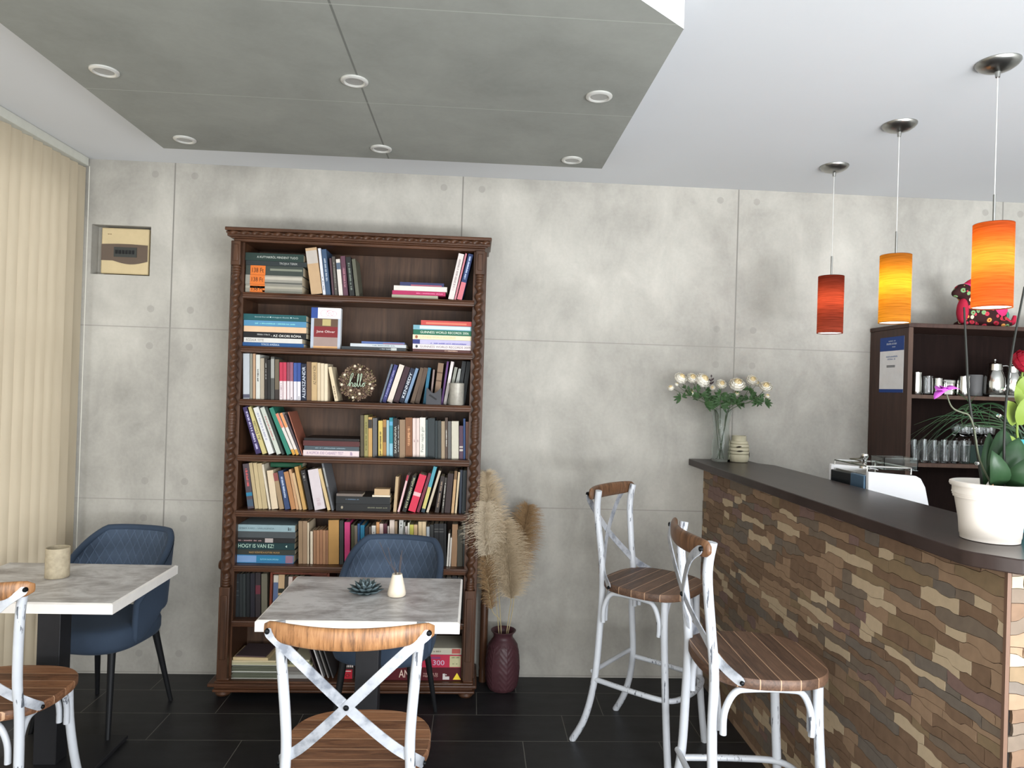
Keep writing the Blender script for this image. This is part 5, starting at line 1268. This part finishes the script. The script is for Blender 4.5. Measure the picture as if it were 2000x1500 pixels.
side_sheet(-.105, .11, 0, .30, 0, cmat((222, 222, 222)), 'paper')
side_sheet(-.105, .11, .225, .30, -.0006, cmat((28, 62, 128)), 'blue_header')
side_sheet(-.105, .11, 0, .018, -.0006, cmat((28, 62, 128)), 'blue_footer')
side_sheet(-.03, .045, .135, .148, -.0006, cmat((130, 132, 134)), 'grey_bar')
for (y0, y1, z_, h_) in ((-.03, .04, .275, .006), (-.04, .05, .258, .010), (-.03, .0, .243, .006), (-.05, .06, .190, .008), (-.03, .04, .176, .008)):
    g = MB(); glyphs(g, y0, y1, z_, z_ + h_, lambda u0, u1, w0, w1: g.box(-.0014, u0, w0, -.0005, u1, w1))
    g.build('printed_line', cmat((150, 160, 180)), fl, sharp=0)
zz = CS[0] + .0006; yy = 3.56
def on_cab(px, Y, z): return x_of(px, Y, z)
def pitcher(px, r_, h, label, name='milk_jug', handle=True, mat=None):
    x = on_cab(px, yy, zz); t = thing(name, label, 'jug', (x, yy, zz), 0, 'metal and glass jugs on the cabinet')
    MB().lathe([(r_ * .95, 0), (r_, .004), (r_, h * .6), (r_ * .92, h * .85), (r_, h), (r_ * .93, h), (r_ * .86, h * .85), (r_ * .93, h * .5), (r_ * .9, .008), (.001, .006)], seg=36).build('body', mat or M['steel'], t)
    if handle: MB().tube([(r_ * .9, 0, h * .85), (r_ + .02, 0, h * .8), (r_ + .022, 0, h * .45), (r_ * .95, 0, h * .25)], .003, 8, 4).build('handle', mat or M['steel'], t)
pitcher(1789, .026, .118, 'bright steel beaker at the left end of the upper cabinet shelf', handle=False)
pitcher(1811, .026, .10, 'small clear glass jug beside the steel beaker', mat=M['drink_glass'])
pitcher(1831, .022, .09, 'small steel jug with handle behind the orchid flower')
x = on_cab(1850, 3.60, zz); t = thing('tin', 'small silver rectangular tin behind the orchid flower', 'tin', (x, 3.61, zz)); MB().box(-.035, -.03, 0, .035, .03, .085).build('case', M['steel'], t, bevel=.006)
MB().box(-.036, -.031, .062, .036, .031, .088).build('lid', M['brushed'], t, bevel=.006)
pitcher(1881, .030, .105, 'steel beaker right of the orchid flower', handle=False)
x = on_cab(1912, 3.60, zz); q = MB().lathe([(.030, 0), (.040, .004), (.042, .115), (.040, .118), (.037, .115), (.036, .008), (.001, .006)], seg=36).build('grey_mug', cmat((96, 96, 96), .4), None, (x, 3.64, zz)); tag(q, 'dull grey mug between steel beaker and coffee pot', 'mug')
def pot(px, label, sc=1.0, Y=3.585):
    x = on_cab(px, Y, zz); t = thing('coffee_pot', label, 'coffee pot', (x, Y, zz + .012), 0, 'steel coffee pots')
    MB().lathe([(.046 * sc, 0), (.052 * sc, .01), (.049 * sc, .09 * sc), (.038 * sc, .125 * sc), (.036 * sc, .130 * sc), (.001, .130 * sc)], seg=40).build('body', M['steel'], t)
    MB().lathe([(.037 * sc, .131 * sc), (.036 * sc, .165 * sc), (.028 * sc, .172 * sc), (.012 * sc, .178 * sc), (.001, .179 * sc)], seg=40).build('lid', M['steel'], t)
    MB().ball((0, 0, .188 * sc), .008 * sc, 14, 8).build('lid_knob', M['chrome'], t)
    MB().tube([(.036 * sc, 0, .155 * sc), (.075 * sc, 0, .155 * sc), (.088 * sc, 0, .10 * sc), (.055 * sc, 0, .03 * sc)], .004, 8, 5).build('handle', M['chrome'], t)
x0 = on_cab(1925, 3.59, zz); t = thing('tray', 'thin steel tray under the coffee pots', 'tray', (x0, 3.60, zz)); MB().box(-.03, -.075, 0, .28, .10, .004).box(-.03, -.075, .004, .28, -.072, .010).build('plate', M['brushed'], t)
pot(1941, 'shiny steel coffee pot with ball knob on the cabinet tray'); pot(1975, 'second steel coffee pot at the right, partly hidden by leaves', .95, 3.625)
# drinking glasses on the lower shelf
zz = CS[1] + .0006; gg = None
gr = random.Random(4)
def tumbler(x, y, s, label):
    h = .115 * s; r_ = .026
    q = MB().lathe([(r_ * .72, 0), (r_ * .8, .004), (r_, h), (r_ * .95, h), (r_ * .72, .012), (.001, .010)], seg=20).build('drinking_glass', M['drink_glass'], None, (x, y, zz))
    tag(q, label, 'glass', 'drinking glasses on the lower cabinet shelf'); return q
k = 0
for row, y in enumerate((3.525, 3.590)):
    for i in range(6):
        k += 1; x = on_cab(1783 + i * 19.5, y, zz) + .004 * row + .012
        tumbler(x, y, 1.0 + .03 * (i % 2), 'clear tumbler, %s from the left in the %s row of glasses' % (ordinal(i + 1), ('front', 'back')[row]))
zb_ = zz
bxx = on_cab(1872, 3.56, zz) + .025
t = thing('glass_crate', 'dark green box on the lower cabinet shelf carrying stemmed glasses', 'box', (bxx, 3.545, zz)); MB().box(0, 0, 0, .20, .14, .095).build('case', cmat((22, 44, 38), .4), t, bevel=.003)
for i in range(6):
    x = bxx + .018 + (i % 3) * .07; y = 3.578 + (i // 3) * .06; s0 = .0965
    w = thing('wine_glass', 'clear stemmed glass on the dark green box, %s from the left, %s row' % (ordinal(i % 3 + 1), ('front', 'back')[i // 3]), 'glass', (x, y, zz + s0 - .001), 0, 'stemmed glasses on the green box')
    MB().lathe([(.024, 0), (.024, .002), (.004, .006), (.0035, .030), (.010, .038), (.026, .058), (.030, .085), (.026, .110), (.0245, .110), (.0285, .085), (.0245, .060), (.001, .042)], seg=24).build('bowl', M['drink_glass'], w)
# ------------------------------------------------------------------ patchwork animal on the cabinet
def floral():
    t = NT('dark_floral_fabric', .85, 0, .2); P = t.pos(True)
    v = t.n('ShaderNodeTexVoronoi'); v.inputs['Scale'].default_value = 34; t.l(P, v.inputs['Vector'])
    d = v.outputs['Distance']; c = v.outputs['Color']; r_, g_, b_ = t.xyz(c)
    pal = t.ramp(r_, [(0, lin((200, 60, 80))), (.3, lin((226, 200, 170))), (.5, lin((120, 160, 110))), (.7, lin((220, 150, 80))), (.9, lin((170, 40, 60)))])
    t.t.nodes[-1].color_ramp.interpolation = 'CONSTANT'
    f = t.math('LESS_THAN', d, .42); f2 = t.math('LESS_THAN', d, .16)
    col = t.mix(f, lin((52, 26, 26)), pal); col = t.mix(f2, col, lin((120, 50, 30)))
    t.color(col); return t.m
FLO = floral(); RED = simple('red_fabric', (176, 36, 62), .85, 0, .12, 30); PNK = simple('pink_fabric', (214, 50, 110), .85, 0, .1, 30); TEAL = simple('teal_fabric', (60, 130, 104), .85, 0, .1, 30)
ax_ = on_cab(1915, 3.60, CZ); an = thing('patchwork_toy', 'stuffed floral patchwork animal with pink ear sitting on the cabinet top', 'soft toy', (ax_, 3.61, CZ + .0006))
b = MB()
b.ball((.04, 0, .072), .072, 20, 14, (1.5, .75, 1)); b.ball((-.065, 0, .085), .062, 20, 14, (.95, .8, 1.35)); b.ball((-.085, -.01, .165), .042, 20, 14, (1, .85, 1)); b.ball((-.108, -.015, .192), .045, 20, 14, (1.1, .9, .95)); b.ball((-.148, -.02, .182), .024, 16, 10)
b.ball((-.08, -.045, .02), .024, 14, 10, (1.5, 1, .8)); b.ball((.10, -.045, .022), .03, 14, 10, (1.6, 1, .75)); b.ball((.10, .04, .022), .03, 14, 10, (1.6, 1, .75)); b.ball((-.08, .04, .02), .024, 14, 10, (1.5, 1, .8))
bo = b.build('body', FLO, an, sharp=0); md = bo.modifiers.new('r', 'REMESH'); md.mode = 'VOXEL'; md.voxel_size = .005; md.use_smooth_shade = True
md = bo.modifiers.new('s', 'SMOOTH'); md.iterations = 6
MB().ball((-.112, -.022, .088), .046, 16, 12, (.55, .75, 1.5)).build('chest_patch', RED, an)
MB().ball((.085, -.012, .098), .052, 16, 12, (1.0, .95, .9)).build('saddle_patch', PNK, an)
MB().tube([(-.09, 0, .215), (-.055, .005, .245), (-.020, .005, .275)], [.020, .017, .006], 12, 5).build('ear', RED, an)
MB().ball((-.088, -.010, .222), .022, 14, 10, (1.3, .9, .8)).build('crest', PNK, an)
MB().tube([(.135, 0, .06), (.165, 0, .035), (.19, 0, .04), (.200, 0, .075)], [.018, .016, .014, .008], 12, 5).build('tail', RED, an)
MB().ball((.145, 0, .075), .022, 14, 10, (.9, .8, 1.2)).build('hip_patch', TEAL, an)
MB().ball((-.118, -.052, .196), .005, 10, 8).build('eye', cmat((20, 18, 18), .2), an)

# ------------------------------------------------------------------ things on the countertop
vx, vy = 1.352, 3.715
gv = thing('glass_vase', 'clear squarish glass vase holding white flowers at the end of the bar', 'vase', (vx, vy, ZT + .0006))
def sq(r_, h_, a):
    e = 4.0; k = 1 / ((abs(cos(a)) ** e + abs(sin(a)) ** e) ** (1 / e)); f = max(0, 1 - h_ / .2); return r_ * (1 + (k - 1) * (.25 + .75 * f))
MB().lathe([(.042, 0), (.045, .004), (.0465, .06), (.045, .10), (.041, .15), (.043, .21), (.056, .285), (.054, .286), (.041, .21), (.0385, .15), (.042, .10), (.043, .06), (.041, .014), (.001, .012)], seg=48, radf=sq).build('vase_body', M['vase_glass'], gv)
jr = thing('ribbed_jar', 'pale ribbed ceramic jar with a dark leaf opening, behind the glass vase', 'jar', (1.452, 3.715, ZT + .0006))
MB().lathe([(.045, 0), (.050, .004), (.054, .02), (.0555, .036), (.0545, .041), (.048, .043), (.0545, .045), (.0570, .052), (.0550, .059), (.048, .061), (.0555, .063), (.0570, .070), (.0545, .078), (.047, .080), (.0530, .082), (.0545, .088), (.0515, .097), (.045, .099), (.0490, .101), (.046, .112), (.038, .116), (.038, .140), (.040, .143), (.034, .143), (.033, .11), (.001, .02)], seg=48).build('jar_body', simple('pale_sage_ceramic', (178, 172, 148), .35, 0, .08, 20), jr)
lf = MB()
for (a0, z0_, a1, z1_, w_) in ((R(-28), .022, R(-40), .060, .024), (R(-125), .083, R(-95), .088, .009), (R(-125), .060, R(-85), .063, .009)):
    n_ = 8; vs = []; 
    for i in range(n_ + 1):
        q = i / n_; a = a0 + (a1 - a0) * q; z = z0_ + (z1_ - z0_) * q; h_ = w_ / 2 * sin(pi * q)
        if w_ > .02: vs += [(.0572 * cos(a - h_ * 9), .0572 * sin(a - h_ * 9), z), (.0572 * cos(a + h_ * 9), .0572 * sin(a + h_ * 9), z)]
        else: vs += [(.0575 * cos(a), .0575 * sin(a), z - h_), (.0575 * cos(a), .0575 * sin(a), z + h_)]
    lf.add(vs, [(2 * i, 2 * i + 1, 2 * i + 3, 2 * i + 2) for i in range(n_)])
lf.build('leaf_opening', cmat((46, 40, 30), .7), jr, sharp=0)

def bloom(mb, c, r_, seed):
    q = random.Random(seed); face = Vector((q.uniform(-.5, .5), -.75, q.uniform(.2, .9))).normalized()
    rot = face.to_track_quat('Z', 'Y').to_matrix()
    for ring, (n_, rr, tilt) in enumerate(((8, 1.08, 1.25), (7, .90, .80), (6, .70, .40), (5, .50, .15), (4, .32, .0))):
        for i in range(n_):
            a = 2 * pi * i / n_ + ring * .5 + q.uniform(-.1, .1); vs = []; m = 4
            for u in range(m + 1):
                th_ = -0.1 + (pi * .62 - tilt * .1) * u / m - .35
                for v in range(m + 1):
                    b_ = a + (v / m - .5) * 1.35 * (1 - .25 * abs(u / m - .6)); R_ = r_ * rr * (1 + (.07 * sin(b_ * 9 + ring * 2) * u / m))
                    el = (-pi / 2 + (pi * .5 + .75 - tilt * .55) * u / m) 
                    vs.append(Vector(c) + rot @ Vector((R_ * cos(el) * cos(b_) * 1.0, R_ * cos(el) * sin(b_), R_ * sin(el) * .8 + r_ * (.0 + .13 * ring))))
            mb.add(vs, [(u * (m + 1) + v, u * (m + 1) + v + 1, (u + 1) * (m + 1) + v + 1, (u + 1) * (m + 1) + v) for u in range(m) for v in range(m)], 1 if ring > 2 else 0)
def leafy(mb, c, n_, size, q):
    for i in range(n_):
        a = q.uniform(0, 2 * pi); d = Vector((cos(a), .5 * sin(a), q.uniform(-.5, .7))).normalized(); L_ = size * q.uniform(.7, 1.2)
        for da in (-.5, 0, .5):
            dd = (d + Vector((-d.z, 0, d.x)) * da).normalized(); mb.leaf(Vector(c) + d * .004, Vector(c) + dd * L_, L_ * .27, (0, -1, .3), .1, 4)
vt = Vector((vx, vy, ZT + .0006))
fl_spec = [  # bloom px, py, radius px ; where the label points
    ([(1330, 738, 11), (1310, 757, 6), (1322, 750, 4)], 'leftmost white flower spray in the glass vase'),
    ([(1352, 738, 10), (1349, 767, 8)], 'white flower stem second from the left, small bud below its bloom'),
    ([(1373, 742, 14)], 'large cream bloom left of the vase centre, dark sprig beside it'),
    ([(1409, 750, 9), (1392, 757, 5)], 'small round bloom with dark sepals over the vase centre'),
    ([(1440, 750, 14), (1439, 768, 6)], 'largest cream bloom right of the vase centre'),
    ([(1469, 742, 10), (1479, 749, 6)], 'pale white bloom upper right in the vase with a bud'),
    ([(1496, 755, 11), (1499, 773, 5), (1501, 782, 4)], 'rightmost white flower spray in the glass vase')]
feet = [(.012, -.01), (.014, .012), (.0, .016), (-.006, -.006), (-.014, .008), (-.012, -.014), (-.018, .0)]
for i, (bl_, lab) in enumerate(fl_spec):
    q = random.Random(40 + i); Yb = 3.70 + (i % 3 - 1) * .03
    t = thing('flower_stem', lab, 'flower', (vx, vy, ZT + .015), 0, 'white ranunculus stems in the glass vase'); base = Vector((vx, vy, ZT + .015))
    heads = [at_y(a, b_, Yb + .012 * k) - base for k, (a, b_, r_) in enumerate(bl_)]
    h0 = heads[0]; rim_ = Vector((max(-.036, min(.036, h0.x * .55)), -.012 + .012 * (i % 3), .262)); f0 = Vector((feet[i][0], feet[i][1], .002))
    mid = Vector((h0.x * .72, h0.y * .5, .262 + (h0.z - .262) * .45)) if h0.z > .27 else h0 * .8
    tip = h0 + Vector((0, 0, -bl_[0][2] * .0012))
    st_ = MB(); st_.tube([f0, f0 * .4 + rim_ * .6 * 1 + Vector((0, 0, .0)), rim_, mid, tip], .0019, 7, 6)
    for h_ in heads[1:]: st_.tube([mid.lerp(rim_, .3), mid.lerp(h_, .6) + Vector((0, 0, -.006)), h_], .0011, 6, 4)
    st_.build('stem', M['stem'], t)
    for k, (h_, (a, b_, r_)) in enumerate(zip(heads, bl_)):
        fb_ = MB(); rr = r_ * 3.7 / FPX * 1.05; bloom(fb_, h_, rr, i * 10 + k); fb_.ball(h_, rr * .40, 12, 8, (1, 1, .8), 1); fb_.build('bloom' if r_ > 7 else 'bud', [M['petal'], M['petal_inner']], t, sharp=0)
    lb = MB(); 
    for c_, n_, s_ in ((mid, 3, .048), (mid.lerp(Vector((h0.x, h0.y, mid.z)), .9) + Vector((0, 0, .01 * (i % 3 - 1))), 4, .040), (rim_.lerp(mid, .5), 3, .052), (mid.lerp(tip, .5) + Vector((0, 0, -.006)), 3, .032)): leafy(lb, c_, n_, s_, q)
    if i in (2, 6, 5): leafy(lb, mid + Vector((.03, 0, -.012)), 4, .042, q)
    lb.build('foliage', M['leaf'], t, sharp=0)
    if i == 2:
        sg = MB(); c_ = at_y(1389, 745, Yb) - base; sg.tube([mid, c_ - Vector((0, 0, .03)), c_ + Vector((0, 0, .02))], .001, 5, 3)
        for dz, dx in ((.03, 0), (.012, .012), (.008, -.012), (-.006, .012), (-.008, -.010)): sg.leaf(c_ + Vector((0, 0, dz - .008)), c_ + Vector((dx * 1.3, 0, dz + .008)), .010, (0, -1, 0), .05, 3)
        sg.build('dark_sprig', cmat((58, 44, 46)), t, sharp=0)

# orchid in white pot
ox, oy = 1.383, 1.775
orc = thing('potted_orchid', 'orchid with one purple flower in a white ribbed pot on the bar', 'potted plant', (ox, oy, ZT + .0006))
ob = Vector((ox, oy, ZT + .0006))
MB().lathe([(r_ * .955, h_ * .93) for r_, h_ in [(.066, 0), (.071, .001), (.072, .012), (.0735, .014), (.0765, .055), (.088, .125), (.0880, .118), (.0905, .1185), (.0900, .124), (.0925, .1245), (.0915, .130), (.0940, .1305), (.0930, .137), (.093, .150), (.098, .151), (.1005, .157), (.099, .163), (.094, .165), (.091, .160), (.086, .13), (.001, .128)]], seg=72).build('pot', simple('white_plastic', (226, 218, 208), .4, 0, .01), orc)
MB().lathe([(.081, .1200), (.050, .133), (.001, .136)], seg=40).build('bark', simple('orchid_bark', (70, 50, 38), .9, 0, .4, 60), orc)
def P_(px, py, Y): return at_y(px, py, Y) - ob
for k, (b0, pts) in enumerate((((-.03, -.01), [(1893, 780, 1.76), (1888, 700, 1.76), (1883, 600, 1.76)]), ((.022, -.02), [(1962, 830, 1.75), (1975, 700, 1.75), (2001, 560, 1.75)]))):
    MB().tube([(b0[0], b0[1], .135)] + [P_(*q) for q in pts], [.0032, .003, .0028, .0024], 8, 4).build('flower_spike', cmat((34, 36, 32), .5), orc)
MB().tube([(-.006, -.02, .135), P_(1914, 900, 1.745), P_(1903, 840, 1.745), P_(1893, 812, 1.745), P_(1880, 806, 1.745), P_(1865, 800, 1.745), P_(1856, 790, 1.745), P_(1849, 770, 1.745)], [.0022] * 6 + [.0018, .0014], 8, 4).build('flower_spike', cmat((84, 88, 70), .5), orc)
cl2 = MB()
for px, py in ((1903, 836), (1951, 812), (1908, 905), (1960, 760)): cl2.ball(P_(px, py, 1.745), .0055, 8, 6)
cl2.build('plant_clip', M['drink_glass'], orc)
fp = MB(); c_ = P_(1846, 762, 1.735)
pc = simple('orchid_petal', (196, 92, 200), .5, 0, .15, 60)
for (dx, dz, w_, dy) in ((-.024, -.001, .026, -.004), (.032, .003, .022, -.006), (.014, .006, .020, -.014), (-.030, -.022, .014, -.006), (-.012, .006, .022, -.018)):
    fp.leaf(c_, c_ + Vector((dx * 1.1, dy, dz * 1.1)), w_ * 1.45, (0, -.3, 1), .14, 6)
fp.ball(c_ + Vector((-.006, -.006, .001)), .006, 10, 8, (1.3, 1, .8)); fp.build('orchid_flower', pc, orc, solid=.0006)
for (b0, tip, w_, m_, bend) in (((.0, .0), (1937, 880, 1.70), .055, 'leaf_dark', .2), ((.02, .0), (1990, 855, 1.76), .07, 'leaf_dark', .12), ((.02, .02), (1960, 835, 1.80), .062, 'leaf_dark', .08), ((.03, .0), (2030, 885, 1.70), .06, 'leaf_dark', .25), ((-.01, .02), (1932, 845, 1.82), .035, 'leaf_dark', .1)):
    MB().leaf((b0[0], b0[1], .135), P_(*tip), w_, (-.3, -1, .3), bend, 8, 0, .2).build('leaf', M[m_], orc, solid=.0012)
MB().box(-.035, -.05, .130, .008, -.044, .140).build('plant_clip', cmat((40, 40, 40)), orc)
tgm = MB().box(-.041, -.052, .138, -.034, -.049, .158); tgm.build('plant_tag', cmat((200, 150, 110)), orc)
# teal pot plant at the right edge
ty = 1.900; tx = at_y(1962, 930, ty).x + .089
tp2 = thing('potted_plant', 'turquoise pot with lime leaves, red bloom and arching grass, behind the orchid', 'potted plant', (tx, ty, ZT + .0006)); tb = Vector((tx, ty, ZT + .0006))
MB().lathe([(.060, 0), (.064, .003), (.074, .09), (.088, .245), (.092, .25), (.092, .265), (.086, .265), (.082, .24), (.001, .238)], seg=56).build('pot', simple('turquoise_glaze', (84, 178, 188), .3, 0, .04), tp2)
MB().lathe([(.081, .239), (.04, .246), (.001, .248)], seg=32).build('soil', simple('potting_soil', (50, 38, 30), .95, 0, .4, 80), tp2)
def T_(px, py, Y): return at_y(px, py, Y) - tb
MB().tube([(-.01, 0, .24), T_(1988, 860, 1.86), T_(1990, 780, 1.86), T_(1998, 720, 1.86)], [.004, .0035, .003, .003], 8, 4).build('stem', cmat((110, 130, 60)), tp2)
for (px, py, w_, y_, tp3) in ((1980, 830, .050, 1.84, (1966, 782)), (1992, 830, .06, 1.82, (2004, 775)), (1990, 790, .05, 1.84, (1992, 735)), (1985, 880, .03, 1.84, (1962, 850)), (1990, 770, .05, 1.83, (2012, 730))):
    MB().leaf(T_(px, py, y_), T_(tp3[0], tp3[1], y_ - .02), w_, (0, -1, .2), .08, 6).build('leaf', M['leaf_lime'], tp2, sharp=60)
rm = MB(); bloom(rm, T_(2002, 705, 1.85), .032, 77); rm.ball(T_(2002, 705, 1.85), .014, 10, 8); rp2 = simple('red_petal', (150, 22, 42), .6, 0, .1, 50); rm.build('bloom', [rp2, rp2], tp2, sharp=0)
q = random.Random(9)
tips = [(1782, 880), (1790, 865), (1778, 850), (1800, 895), (1812, 902), (1785, 830), (1770, 868), (1830, 905), (1845, 880), (1795, 905), (1868, 800), (1890, 790), (1910, 770), (1800, 845), (1815, 870), (1776, 900), (1820, 850), (1855, 760), (1935, 790), (1788, 890)]
for k, (px, py) in enumerate(tips):
    a = q.uniform(0, 6.28); b0 = Vector((.03 * cos(a) - .02, .03 * sin(a), .24)); top = T_(q.uniform(1875, 1935), q.uniform(785, 830) if py > 800 else 830, ty + q.uniform(-.05, .05)); tip = T_(px, py, ty + q.uniform(-.10, .08))
    gm = MB(); pts_, _ = spline([b0, b0.lerp(top, .55) + Vector((.02, 0, .02)), top, top.lerp(tip, .55) + Vector((0, 0, .018)), tip], 5, [0] * 5); vs = []
    for i, c_ in enumerate(pts_):
        t_ = (pts_[min(i + 1, len(pts_) - 1)] - pts_[max(i - 1, 0)]).normalized(); s_ = t_.cross(Vector((0, 1, 0))).normalized() * .0019 * (1 - .85 * i / len(pts_)); vs += [c_ - s_, c_ + s_ + Vector((0, .0012, 0))]
    gm.add(vs, [(2 * i, 2 * i + 1, 2 * i + 3, 2 * i + 2) for i in range(len(pts_) - 1)]).build('grass_leaf', M['leaf_dark'] if k % 2 else simple('grass_green', (50, 68, 44), .5, 0, .1), tp2, sharp=0)
_dups = [k for k, v in _lab.items() if v > 1]
print('LABEL DUPS', _dups)
